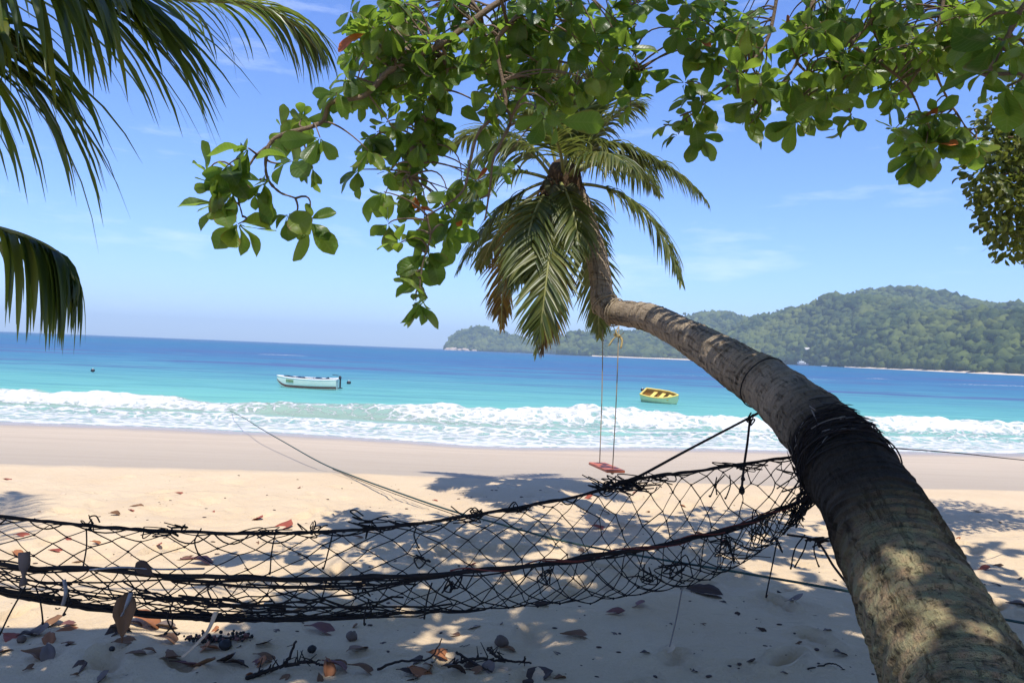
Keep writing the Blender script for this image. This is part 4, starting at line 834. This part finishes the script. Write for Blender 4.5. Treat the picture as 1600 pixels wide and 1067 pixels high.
# things caught in the net
M_dry = {}
for nm, c in dict(orange=(0.30, 0.115, 0.045), red=(0.26, 0.062, 0.035), brown=(0.17, 0.085, 0.04), dark=(0.055, 0.032, 0.022), grey=(0.15, 0.11, 0.09), pale=(0.50, 0.38, 0.26), purple=(0.17, 0.075, 0.065)).items():
    M_dry[nm] = plain('dry_leaf_' + nm, c, 0.7, 0.3, 0.45, 9, 0.6, 0.006)
def dry_leaf(px, py, Lpx, ang, col, label, group=None, p=None, up=0.0, q=0, hang=None, curl=None, name='fallen_leaf'):
    r = np.random.default_rng(int(px * 7 + py))
    if p is None: p = G(px, py)
    d = float((p - CAM) @ _f); L = Lpx / F * d * 0.86
    m = leaf_mesh('fallen_leaf', L, L * r.uniform(.46, .66), r.uniform(.2, .75), curl if curl is not None else r.choice([-.9, -.6, .6, .9, -.4, .3]), int(px + py), .10, 7)
    me = m.mesh('fallen_leaf'); me.materials.append(M_dry[col]); sol = None
    o = link(name, me, None, None)
    if hang is not None: Rm = frame_from(hang[0], hang[1])
    else:
        a = math.radians(ang); Rm = frame_from((math.cos(a), math.sin(a), r.uniform(-.03, .04)), unit((r.normal(0, .22), r.normal(-.1, .2), 1)))
    cs = np.array([v.co[:] for v in me.vertices]) @ Rm.T; ctr = (cs.max(0) + cs.min(0)) / 2
    loc = p - ctr
    if hang is None: loc[2] = float(sandH(np.array([p[0]]), np.array([p[1]]))[0]) - cs[:, 2].min() - .004 - 0.34 * (cs[:, 2].max() - cs[:, 2].min()) + up
    M4 = Matrix.Identity(4)
    for a_ in range(3):
        for b_ in range(3): M4[a_][b_] = float(Rm[a_, b_])
        M4[a_][3] = float(loc[a_])
    o.matrix_world = M4; sm_ = o.modifiers.new('thickness', 'SOLIDIFY'); sm_.thickness = 0.0015
    tag(o, label, 'leaf', group); return o
dry_leaf(200, 970, 88, 0, 'brown', 'pointed brown dry leaf hanging down from the hammock net', p=P(197, 965, 3.22), hang=((.02, .05, 1), (.3, -1, .1)), curl=.3, name='dry_leaf')
dry_leaf(228, 888, 48, 0, 'dark', 'dark brown dry leaf standing upright in the hammock net', p=P(228, 888, 3.22), hang=((-.6, .05, .35), (.1, -1, .2)), curl=.3, name='dry_leaf')
M_film = NT('plastic_film'); M_film = plain('plastic_film', (0.20, 0.19, 0.19), 0.35, 0.5, 0.25, 14, 0.5, 0.01)
def strip(name, pts, w, label, m, cat='scrap'):
    C = catmull([P(*p) for p in pts], 16); s = np.array([1, .25, 0.1]) * w / 2; r = np.random.default_rng(len(label)); tw = np.cumsum(r.normal(0, .25, 16))
    if abs((C[-1] - C[0])[0]) > abs((C[-1] - C[0])[2]): s = np.array([0, .25, 1]) * w / 2
    S = np.array([s * math.cos(a * .5) + np.array([0, .5, 0]) * w / 2 * math.sin(a) for a in tw]); V = np.stack([C - S, C + [0, -.004, 0], C + S], 1); mb = MB(); grid(mb, V)
    o = mb.build(name, m, None, True, C[0]); md_ = o.modifiers.new('thickness', 'SOLIDIFY'); md_.thickness = .0012; tag(o, label, cat); return o
strip('wood_sliver', [(38, 862, 3.24), (38, 885, 3.235), (36, 915, 3.23)], .040, 'weathered grey wooden sliver wedged upright in the hammock edge', M_dry['grey'], 'wood')
strip('plastic_strip', [(338, 955, 3.3), (325, 985, 3.27), (305, 1008, 3.25), (285, 1026, 3.23)], .020, 'long pale dry strip dangling from the net down to the sand', M_dry['pale'])
strip('plastic_film', [(140, 890, 3.235), (190, 886, 3.225), (250, 889, 3.225), (320, 888, 3.24)], .006, 'torn clear plastic film stretched along the hammock edge', M_film)
strip('plastic_film', [(205, 925, 3.22), (198, 945, 3.2), (190, 962, 3.2)], .016, 'torn grey plastic film hanging beside the brown leaf in the net', M_film)
strip('plastic_film', [(100, 905, 3.24), (103, 925, 3.22), (98, 945, 3.22)], .014, 'small ragged plastic film below the hammock edge near the wooden sliver', M_film)
o = tag(empty('hanging_string', P(1066, 918, 3.85)), 'thin string hanging from the hammock belly with a pale curled leaf at its end', 'string')
mb = MB(); strand(mb, [P(1066, 918, 3.85), P(1058, 960, 3.8), P(1050, 995, 3.78), P(1046, 1010, 3.77)], .0035, 5); mb.build('cord', M_fray, o)

# ------------------------------------------------------------------ swing
sw = tag(empty('rope_swing', P(946, 730, 7.45)), 'orange-red plank swing hanging on two thin ropes from the leaning palm', 'swing')
sA, sB = P(934, 724.5, 7.80), P(961, 736, 7.15); ax = unit(sB - sA); sd_ = unit(np.cross(ax, [0, 0, 1])); L = np.linalg.norm(sB - sA) + .06
M_seat = plain('painted_seat', (0.52, 0.135, 0.06), 0.55, 0.35, 0.2, 7, 0.4, 0.004)
mb = MB(); box(mb, (sA + sB) / 2, (L, .17, .026), np.stack([ax, sd_, np.cross(ax, sd_)])); ob = mb.build('seat', M_seat, sw, False); bv = ob.modifiers.new('bevel', 'BEVEL'); bv.width = .006; bv.segments = 2
M_swrope = plain('swing_rope', (0.30, 0.24, 0.16), 0.85, 0.2, 0.3, 60, 0.4, 0.002)
for a, b in (((942, 515, 7.80), (937, 723, 7.72)), ((967, 508, 7.45), (957, 735, 7.25))):
    mb = MB(); strand(mb, [P(*a), (P(*a) + P(*b)) / 2 + [.006, 0, 0], P(*b)], .0052, 6); mb.build('rope', M_swrope, sw); mb = MB(); blob(mb, P(*b) - [0, 0, .02], .016, 1, .2, 8, 6); mb.build('knot', M_swrope, sw)
mb = MB(); wrap(mb, 963, 490, .006, 2, .01, .1, 5, .008); wrap(mb, 945, 476, .006, 2, .01, .1, 5, .008); mb.build('hanging_loop', M_swrope, sw)
M_bow = plain('yellow_cloth', (0.40, 0.31, 0.14), 0.8, 0.2, 0.3, 12, 0.4, 0.004); mb = MB()
for pts, w in [([(966, 524, 7.42), (958, 530, 7.40), (951, 541, 7.38)], .035), ([(967, 524, 7.42), (972, 532, 7.4), (970, 545, 7.38)], .03), ([(960, 522, 7.42), (966, 526, 7.40), (974, 521, 7.40)], .04), ([(966, 512, 7.42), (962, 518, 7.4), (966, 526, 7.4)], .02)]:
    C = catmull([P(*p) for p in pts], 8); V = np.stack([C - [w * .3, 0, w * .18], C + [0, -.006, .006], C + [w * .3, .006, w * .18]], 1); grid(mb, V)
o = mb.build('cloth_tie', M_bow, sw); o.modifiers.new('thickness', 'SOLIDIFY').thickness = .003

# ------------------------------------------------------------------ mooring lines
ml = MB(); strand(ml, [P(1760, 1003, 4.6), P(1600, 973, 4.75), P(1335, 925, 5.0), P(1150, 893, 5.4), P(1000, 868, 6.0), P(880, 845, 6.5), P(780, 818, 6.9), P(700, 796, 7.6), P(610, 765, 8.6), P(545, 741, 9.7), P(500, 722, 10.8), P(450, 694, 13.5), P(405, 668, 17.5), P(383, 654, 22.0), P(360, 642, 27.0)], .0085, 6, n=160)
tag(ml.build('mooring_rope', M_green, None, True, P(1150, 893, 5.4)), 'long green mooring rope running from the sand out to the green boat', 'rope')
ml = MB(); strand(ml, [P(520, 733, 9.9), P(600, 765, 8.9), P(700, 800, 7.6), P(742, 812, 7.1)], .004, 5); tag(ml.build('thin_line', M_rope, None, True, P(600, 765, 8.9)), 'thin second line slung below the mooring rope over the sand', 'rope')
ml = MB(); wrap(ml, 1365, 706, .004, 2, .01, .1, 5, .02); strand(ml, [P(1396, 700, 3.65), P(1500, 708, 4.9), P(1640, 722, 6.6), [6.3, 7.4, .75]], .0032, 5)
tag(ml.build('thin_line', M_rope, None, True, P(1400, 703, 3.7)), 'thin line stretched from the trunk lashing towards the small-leaved tree', 'rope')
ml = MB(); C = catmull([P(1535, 962, 4.6), P(1570, 968, 4.5), P(1610, 976, 4.4), P(1660, 992, 4.3)], 14); C[:, 2] = sandH(C[:, 0], C[:, 1]) + .012; tube(ml, C, .016, 7); tag(ml.build('driftwood_stick', M_dry['dark'], None, True, C[0]), 'dark stick lying on the shaded sand behind the leaning trunk', 'stick')

# ------------------------------------------------------------------ boats
def boat(name, label, loc, rotz, L, beam, dep, mats, flare=.75, sheer=.12, heel=(0, 0), engine=True, tarp=False, plate=False):
    """bow towards +x"""
    e = tag(empty(name, loc), label, 'boat'); e.rotation_euler = (heel[0], heel[1], rotz); n = 26
    s = np.linspace(0, 1, n)                                # stern .. bow
    hb = beam / 2 * np.interp(s, [0, .15, .4, .65, .85, .95, 1], [.80, .92, 1, .88, .52, .22, .03])
    top = dep * .62 + sheer * (np.abs(s - .35) / .65) ** 2; keel = -dep * .38 + dep * .75 * np.clip((s - .80) / .20, 0, 1) ** 2.2
    prof = [(0, 0), (.45, .10), (.78, .30), (.92, .62), (1.0, 1.0)]
    def sec(shr, dz):
        V = np.zeros((n, 9, 3))
        for i in range(n):
            for j, (a, b) in enumerate(prof):
                y = max(hb[i] - shr, .004) * a * (1 if j else 0); z = keel[i] + dz + (top[i] - keel[i] - dz) * b
                V[i, 4 + j] = (s[i] * L - L / 2, y, z); V[i, 4 - j] = (s[i] * L - L / 2, -y, z)
        return V
    O = sec(0, 0); I = sec(.045, .06)
    m = MB(); grid(m, O[:, ::-1]); m.add(O[0], None, [(0, j, j + 1) for j in range(1, 8)]); m.build('hull', mats[0], e, True, None, True)
    m = MB(); grid(m, I); m.add(I[0] + [.03, 0, 0], None, [(0, j + 1, j) for j in range(1, 8)]); m.build('hull_interior', mats[1], e, True, None, True)
    for sg in (0, 8):
        m = MB(); tube(m, (O[:, sg] + I[:, sg]) / 2 + [0, 0, .01], .042, 6); m.build('gunwale', mats[2], e, True, None, True)
    m = MB(); box(m, (-L / 2 + .03, 0, top[0] - .01), (.08, hb[0] * 2, .06)); m.build('transom', mats[2], e, False, None, True)
    for sx in (-.22, .02, .24):
        i = int((sx + .5) * (n - 1)); m = MB(); box(m, (sx * L, 0, top[i] - .14), (.22, hb[i] * 1.84, .035)); m.build('thwart', mats[3], e, False, None, True)
    for sg in (-1, 1):        # antifouling band along the waterline
        V = np.zeros((n, 2, 3))
        for i in range(n):
            for j, b in enumerate((.30, .47)):
                a = np.interp(b, [q[1] for q in prof], [q[0] for q in prof]); V[i, j] = (s[i] * L - L / 2, sg * (hb[i] * a + .006), keel[i] + (top[i] - keel[i]) * b)
        m = MB(); grid(m, V); m.build('waterline_band', mats[4], e, True, None, True)
    if engine:
        g = MB(); blob(g, (-L / 2 - .14, 0, top[0] + .10), (.085, .075, .12), 2, .05, 12, 9); en = g.build('outboard_engine', mats[5], e, True, None, True)
        g = MB(); box(g, (-L / 2 - .16, 0, top[0] - .22), (.09, .06, .62)); box(g, (-L / 2 - .18, 0, top[0] - .5), (.24, .10, .05)); g.build('engine_leg', mats[5], en, False, None, True)
        g = MB(); tube(g, [(-L / 2 - .05, 0, top[0] + .22), (-L / 2 + .30, .05, top[0] + .26)], .02, 6); g.build('tiller', mats[5], en, True, None, True)
    if tarp:
        r = np.random.default_rng(3)
        for x0, x1 in ((-.34, -.06), (.06, .40)):
            xx = np.linspace(x0, x1, 12) * L; yy = np.linspace(-.85, .85, 9); V = np.array([[(x, y * np.interp(x / L + .5, s, hb), np.interp(x / L + .5, s, top) + .05 - .10 * abs(math.sin(x * 5)) * (1 - y * y) + r.normal(0, .018)) for y in yy] for x in xx]); g = MB(); grid(g, V); o = g.build('tarpaulin', mats[5], e, True, None, True); o.modifiers.new('thickness', 'SOLIDIFY').thickness = .01
    if plate:
        g = MB(); i = int(.84 * (n - 1))
        pts = []
        for xx in (.70, .83):
            for b in (.66, .88):
                a = np.interp(b, [q[1] for q in prof], [q[0] for q in prof]); i = xx * (n - 1); pts.append((xx * L - L / 2, (np.interp(xx, s, hb) * a + .02), np.interp(xx, s, keel) + (np.interp(xx, s, top) - np.interp(xx, s, keel)) * b))
        g.add(pts, [(0, 1, 3, 2)]); o = g.build('name_board', mats[6], e, False, None, True); o.modifiers.new('thickness', 'SOLIDIFY').thickness = .02
    return e
bm = lambda n, c, r=.5: plain(n, c, r, .4, .12, 3, 0.1, .01)
white = bm('boat_white', (.72, .72, .68)); green = bm('boat_green', (.60, .68, .55)); brownb = bm('boat_antifoul', (.13, .055, .04)); woodb = bm('boat_wood', (.30, .17, .08)); blk = bm('boat_black', (.02, .022, .028), .4); yel = bm('boat_yellow', (.70, .52, .13)); palegreen = bm('boat_pale_green', (.58, .66, .38)); amber = bm('boat_amber', (.42, .22, .05)); board = bm('boat_name_board', (.16, .26, .13))
p = P(480, 600, 46.0); p[2] = SEA + .10
boat('moored_boat', 'pale green moored rowing boat with white gunwale and dark band at the waterline', p, math.pi + .06, 3.45, 1.35, .72, [green, blk, white, woodb, brownb, blk, board], heel=(-.03, 0), engine=True, tarp=True, plate=True)
p = P(1033, 618, 45.5); p[2] = SEA + .12
boat('moored_boat', 'small yellow and pale green dinghy tilting on the water behind the swing', p, -.62, 2.2, 1.05, .66, [palegreen, amber, yel, yel, palegreen, blk, board], heel=(.42, 0.08), engine=False)
for px, py, s, lb in [(545, 598, .115, 'small dark mooring buoy floating beside the stern of the green boat'), (145, 579, .115, 'small dark buoy floating alone beneath the low palm frond'), (1004, 609, .12, 'small black buoy floating at the end of the yellow dinghy')]:
    d = (1.6 - SEA) * F / (py + 2 - (517 + .04 * px)); c = P(px, py, d); c[2] = SEA + .10; mb = MB(); blob(mb, c, (s * 1.3, s, s), 4, .08, 12, 9); e = tag(empty('mooring_buoy', c), lb, 'buoy'); mb.build('float', blk, e)
    mb = MB(); tube(mb, [c + [0, 0, s * .8], c + [0, 0, s * 1.35]], .035, 6); mb.build('ring_post', white, e)
# far vessel and small craft below the main hill
def ferry(px, d, L, label):
    c = P(px, 566, d); c[2] = SEA; e = tag(empty('motor_yacht', c), label, 'boat'); e.rotation_euler = (0, 0, .25); W = L * .25
    s = np.linspace(0, 1, 12); hb = W / 2 * np.interp(s, [0, .5, .85, 1], [.95, 1, .55, .02]); m = MB()
    V = np.array([[(x * L - L / 2, -h, L * (.11 + .05 * x * x)), (x * L - L / 2, -h * .75, -.5), (x * L - L / 2, h * .75, -.5), (x * L - L / 2, h, L * (.11 + .05 * x * x)), (x * L - L / 2, 0, L * (.11 + .05 * x * x))] for x, h in zip(s, hb)]); grid(m, V); m.add(V[:, [4, 0]].reshape(-1, 3), [(2 * i, 2 * i + 1, 2 * i + 3, 2 * i + 2) for i in range(11)]); m.build('hull', bm('ship_navy', (.12, .14, .20)), e, False, None, True)
    m = MB(); box(m, (-L * .08, 0, L * .17), (L * .58, W * .8, L * .10)); dk = m.build('cabin', white, e, False, None, True)
    m = MB(); box(m, (-L * .12, 0, L * .175), (L * .5, W * .815, L * .035)); m.build('window_band', blk, dk, False, None, True)
    m = MB(); box(m, (-L * .10, 0, L * .27), (L * .34, W * .7, L * .08)); m.build('upper_deck', white, e, False, None, True)
    m = MB(); tube(m, [(-L * .1, 0, L * .3), (-L * .12, 0, L * .44)], L * .012, 6); m.build('mast', white, e, True, None, True)
ferry(1254, 860, 15, 'white motor yacht anchored under the wooded hill across the bay')
p = P(1288, 570, 800); p[2] = SEA + .1; boat('small_white_boat', 'tiny white boat anchored near the boulders below the main hill', p, .3, 6, 2, 1.3, [white, blk, white, white, brownb, blk, board], engine=False)
e = tag(empty('hillside_house', P(1263, 548, 985)), 'small pale-roofed house among the trees on the main hill', 'house'); c = np.array(e.location)
m = MB(); box(m, c + [0, 0, -1], (9, 7, 5)); m.build('wall', white, e, False); m = MB(); m.add(c + np.array([(-5, -4.5, 1.5), (5, -4.5, 1.5), (5, 4.5, 1.5), (-5, 4.5, 1.5), (-5, 0, 4), (5, 0, 4)]), [(0, 1, 5, 4), (2, 3, 4, 5), (0, 3, 2, 1)], [(0, 4, 3), (1, 2, 5)]); m.build('roof', bm('pale_roof', (.55, .52, .48)), e, False)

# ------------------------------------------------------------------ litter on the sand
for (px, py, L, an, col, lb) in [
    (50, 990, 66, 20, 'grey', 'large grey-brown dry leaf beside an orange-brown one below the net'), (105, 985, 52, 35, 'orange', 'orange-brown curled dry leaf leaning on a grey one below the net'),
    (55, 1028, 66, -8, 'brown', 'orange-brown dry leaf with a raised wavy edge near the round black nut'), (218, 975, 92, 12, 'orange', 'bright orange-red dry leaf pair shining in sun under the hammock'),
    (190, 985, 46, 30, 'dark', 'dark dry leaf under the tip of the orange-red leaf'), (262, 1022, 62, 170, 'brown', 'brown folded dry leaf at the end of the pale dangling strip'),
    (300, 1043, 92, -6, 'purple', 'long purple-brown dry leaf with stalk beside the brown folded leaf'), (345, 1032, 60, -20, 'dark', 'dark dry leaf between the seed spike and the purple-brown leaf'),
    (12, 962, 36, 10, 'red', 'dark red dry leaf next to the hanging net ends'), (14, 997, 50, -30, 'red', 'crumpled dark red dry leaf near the grey-brown leaf'), (6, 1018, 44, 60, 'brown', 'rusty brown dry leaf propped on edge near the crumpled red leaf'),
    (500, 987, 66, -6, 'purple', 'rounded mauve-brown dry leaf lying beside a small stone'), (550, 979, 24, 20, 'brown', 'small tan dry leaf behind the mauve-brown leaf'), (525, 1046, 62, 5, 'purple', 'reddish-mauve dry leaf next to the dark crumpled leaf and twig'),
    (565, 1050, 60, 0, 'brown', 'brown dry leaf joined to the reddish-mauve one in the litter'), (640, 1034, 52, 15, 'dark', 'dark brown crumpled dry leaf standing up like a tent'), (703, 992, 40, -20, 'brown', 'tan dry leaf on its legs, curled over the shaded sand'),
    (736, 980, 36, 15, 'grey', 'grey flat dry leaf near the tan curled leaf'), (898, 993, 56, 5, 'brown', 'brown dry leaf half buried in the shaded sand under the net'), (955, 957, 52, 5, 'purple', 'reddish dry leaf under the hammock belly'),
    (990, 944, 44, 8, 'purple', 'lilac-brown dry leaf under the hammock belly'), (1098, 927, 82, -6, 'dark', 'long dark dry leaf under the hammock beside the hanging string'), (1040, 1015, 40, 15, 'pale', 'pale curled dry leaf at the end of the hanging string'),
    (1008, 1020, 30, 40, 'dark', 'dark dry leaf beside the pale curled leaf'), (845, 947, 36, 10, 'dark', 'dark brown leaf just under the lowest hammock cords'), (820, 1058, 104, 4, 'dark', 'big dark brown dry leaf by the pile of black twigs'),
    (735, 1042, 52, 30, 'dark', 'blackened crumpled leaf in the twig pile'), (780, 1046, 40, -30, 'pale', 'pale straw-coloured leaf in the twig pile'), (470, 1030, 30, 70, 'dark', 'small black leaf sticking up from the twig on the sand'),
    (1292, 985, 26, 40, 'grey', 'small grey dry leaf beside the palm foot'), (1240, 942, 36, -10, 'grey', 'grey-brown flat leaf on shaded sand near the green rope'), (1310, 1022, 40, 30, 'dark', 'dark curled leaf on the sand close to the lichen-covered palm foot'),
    (1532, 890, 40, 10, 'red', 'dark red dry leaf humped up on sand behind the trunk'), (1557, 884, 26, 0, 'brown', 'brown leaf behind the red humped leaf'), (1590, 945, 40, -10, 'grey', 'grey-brown leaf near the dark stick'),
    (435, 824, 54, 5, 'red', 'red dry leaf glowing in sun just behind the hammock edge'), (395, 811, 40, -10, 'red', 'small red dry leaf near a larger one behind the hammock edge'), (905, 861, 24, 40, 'dark', 'rounded dark brown leaf seen through the net at the shade edge'),
    (738, 853, 38, 4, 'orange', 'orange dry leaf in a sun fleck seen through the net'), (730, 888, 34, 5, 'red', 'pinkish red leaf against the near hammock rope'), (915, 779, 30, 0, 'red', 'red dry leaf on sunny sand under the tangled net corner'),
    (1090, 833, 24, 5, 'orange', 'orange leaf on sunny sand seen through the net'), (310, 880, 66, 10, 'purple', 'long mauve-brown leaf lying behind the near hammock rope'), (285, 872, 40, 20, 'brown', 'brown leaf beside the long mauve one behind the net'), (35, 837, 30, 10, 'red', 'bright red leaf seen through the net'), (25, 858, 34, -12, 'orange', 'orange leaf seen through the net near the wooden sliver'), (86, 860, 26, 0, 'red', 'crumpled red leaf seen through the net beside the wooden sliver')]:
    dry_leaf(px, py, L, an, col, lb, 'fallen leaves on the beach')
rl = np.random.default_rng(55)
for px, py, L in [(95, 773, 18), (10, 749, 22), (280, 772, 18), (215, 791, 26), (180, 804, 26), (465, 762, 16), (205, 800, 16), (620, 765, 10), (680, 782, 12), (105, 842, 22), (150, 845, 24), (118, 879, 30), (245, 855, 20), (430, 862, 24), (465, 866, 20), (400, 848, 20), (560, 850, 22), (945, 802, 26), (935, 826, 34), (1010, 800, 16), (1065, 790, 16), (1110, 795, 14), (1130, 845, 18), (1525, 800, 20), (1495, 842, 16), (1560, 815, 12), (860, 822, 14), (990, 770, 12), (60, 800, 14), (330, 800, 14), (540, 800, 12)]:
    cc_ = str(rl.choice(['red', 'brown', 'orange', 'brown', 'red', 'pale'])); dry_leaf(px, py, L, rl.uniform(-40, 40), cc_, 'small %s dry leaf on the sunlit sand between the hammock and the water' % cc_, 'small %s leaves on the sunlit sand' % cc_)
for px, py, L in [(1150, 960, 20), (1190, 985, 22), (1215, 925, 18), (1100, 975, 16), (1250, 1005, 22), (1170, 1040, 26), (1085, 1050, 24), (930, 1030, 22), (870, 1020, 18), (600, 1005, 16), (430, 985, 18), (420, 1050, 26), (1270, 960, 18), (1560, 915, 22), (1590, 905, 20), (660, 965, 14), (780, 975, 16), (1130, 940, 16), (960, 990, 16), (1225, 1050, 20), (90, 950, 20), (370, 1010, 18), (120, 1055, 24), (200, 1055, 24), (1045, 975, 14)]:
    cc_ = str(rl.choice(['dark', 'brown', 'grey', 'dark'])); dry_leaf(px, py, L, rl.uniform(-60, 60), cc_, 'small %s leaf scrap lying on the shaded sand under the tree' % cc_, '%s leaf scraps on the shaded sand' % cc_)
for q in range(46):      # the drift of older leaves gathered below the hammock
    px = float(rl.choice([rl.uniform(5, 420), rl.uniform(380, 900)])); py = float(rl.uniform(975, 1066) if px < 420 else rl.uniform(1012, 1066)); cc_ = str(rl.choice(['brown', 'dark', 'purple', 'brown', 'orange', 'grey', 'dark']))
    dry_leaf(px, py, rl.uniform(26, 62), rl.uniform(-70, 70), cc_, 'curled %s leaf in the drift of litter below the hammock' % cc_, '%s leaves in the litter drift' % cc_, curl=float(rl.choice([-1.0, -.7, .7, 1.1, .5])))
M_dnut = plain('black_nut', (0.018, 0.016, 0.015), 0.6, 0.35, 0.5, 25, 0.6, 0.004); M_stone = plain('sea_stone', (0.12, 0.085, 0.065), 0.75, 0.3, 0.35, 18, 0.5, 0.004)
for px, py, s, mt, lb in [(150, 1036, 17, M_dnut, 'round black nut lying on sand near the orange-brown leaf'), (352, 1014, 18, M_dnut, 'round grey-black nut lying below the seed spike'), (550, 1000, 16, M_stone, 'small brown stone beside the mauve-brown leaf'), (784, 1009, 20, M_stone, 'reddish-brown pebble on shaded sand near the grey leaf'), (487, 1019, 14, M_dnut, 'small dark nut on the sand above the black twig'), (33, 1003, 13, M_stone, 'little brown nut lying on the grey-brown leaf stalk'), (175, 1016, 8, M_dnut, 'tiny black seed near the brown hanging leaf')]:
    p = G(px, py); d = float((p - CAM) @ _f); r_ = s / F * d / 2 * 1.1; mb = MB(); blob(mb, p + [0, 0, r_ * .7], (r_, r_ * .85, r_ * .85), int(px), .24, 14, 10); tag(mb.build('nut' if mt is M_dnut else 'pebble', mt, None, True, p), lb, 'nut' if mt is M_dnut else 'stone', 'nuts and pebbles in the litter')
# seed spike
p = G(340, 1000); e = tag(empty('seed_spike', p), 'dark knobbly seed spike with a reddish top lying under the hammock', 'seed spike'); a, b = G(290, 1003), G(392, 1001)
mb = MB(); mr = MB(); r = np.random.default_rng(9)
for q in range(120):
    t = r.random(); c = a * (1 - t) + b * t + r.normal(0, .012, 3) + [0, 0, .022]; blob(mr if (c - a)[2] > .028 and q % 2 else mb, c, r.uniform(.006, .011), q, .2, 6, 5)
tube(mb, [a + [0, 0, .02], b + [0, 0, .02]], .006, 5); mb.build('dark_seeds', M_dnut, e); mr.build('reddish_seeds', M_dry['purple'], e)
# twigs
M_twig = plain('black_twig', (0.030, 0.022, 0.018), 0.9, 0.2, 0.5, 40, 0.6, 0.004)
for pts, rr0, lb in [([(385, 1062, 0), (420, 1052, .01), (445, 1045, .02), (462, 1024, .07)], .012, 'black forked twig with an upturned end in the litter'), ([(445, 1045, .01), (480, 1042, .02), (510, 1046, .01)], .010, 'short black twig lying against the reddish-mauve leaf'), ([(590, 1050, .01), (625, 1040, .02), (670, 1036, .02), (690, 1017, .06)], .007, 'thin dark twig rising beside the crumpled leaf'), ([(700, 1046, .01), (740, 1040, .03), (790, 1042, .02)], .010, 'black twig in the pile by the straw-coloured leaf'), ([(712, 1032, .04), (745, 1046, .02), (770, 1054, .01)], .007, 'crossed black twig on top of the pile'), ([(1262, 1046, .0), (1300, 1040, .01), (1320, 1047, .0)], .005, 'thin twig on the sand near the palm foot'), ([(675, 1020, .01), (705, 1016, .01), (735, 1010, .01)], .003, 'very thin twig on the shaded sand'), ([(760, 1030, .05), (785, 1040, .03), (830, 1040, .01)], .009, 'stubby black twig beside the big dark leaf')]:
    C = catmull([G(x, y) + [0, 0, z + rr0 * .6] for x, y, z in pts], 24); C += np.random.default_rng(int(rr0 * 1e4)).normal(0, .002, C.shape); mb = MB(); tube(mb, C, np.linspace(rr0, rr0 * .5, 24), 6)
    if rr0 > .008:
        rq = np.random.default_rng(int(pts[0][0]))
        for q in range(9): i = rq.integers(2, 22); tube(mb, [C[i], C[i] + rq.normal(0, .012, 3) + [0, 0, .012], C[i] + rq.normal(0, .03, 3) + [0, 0, .015]], [.005, .004, .002], 4)
    tag(mb.build('fallen_twig', M_twig, None, True, C[0]), lb, 'twig', 'twigs in the litter')
# crumbs of bark, seed husk and leaf too small to count
mb = MB(); r = np.random.default_rng(77)
for q in range(800):
    x, y = r.uniform(-4, 5), r.uniform(2.3, 9.6) if q % 3 else r.uniform(2.3, 5); z = float(sandH(np.array([x]), np.array([y]))[0]); s = .003 + .011 * r.random() ** 2.5
    mb.add((IV * [s * 1.6, s, s * .4]) @ np.array([[math.cos(q), math.sin(q), 0], [-math.sin(q), math.cos(q), 0], [0, 0, 1]]) + [x, y, z + s * .2], None, IF)
tag(mb.build('litter_crumbs', M_dry['dark'], None, False), 'dark crumbs of bark and husk strewn over the sand', 'litter', None, 'stuff')

# ------------------------------------------------------------------ haze over the bay
HAZE = 0.00028
mb = MB(); box(mb, (0, 3200, 83), (14400, 7400, 180)); hz = mb.build('haze', None, None, False)
hm_ = bpy.data.materials.new('haze'); hm_.use_nodes = True; nt = hm_.node_tree; nt.nodes.remove(nt.nodes['Principled BSDF']); pv = nt.nodes.new('ShaderNodeVolumePrincipled')
pv.inputs['Color'].default_value = (0.70, 0.88, 1.0, 1); pv.inputs['Density'].default_value = HAZE; pv.inputs['Anisotropy'].default_value = 0.0
nt.links.new(pv.outputs[0], nt.nodes['Material Output'].inputs['Volume']); hz.data.materials.append(hm_); tag(hz, 'thin blue sea haze filling the air over the bay', 'haze', None, 'stuff')
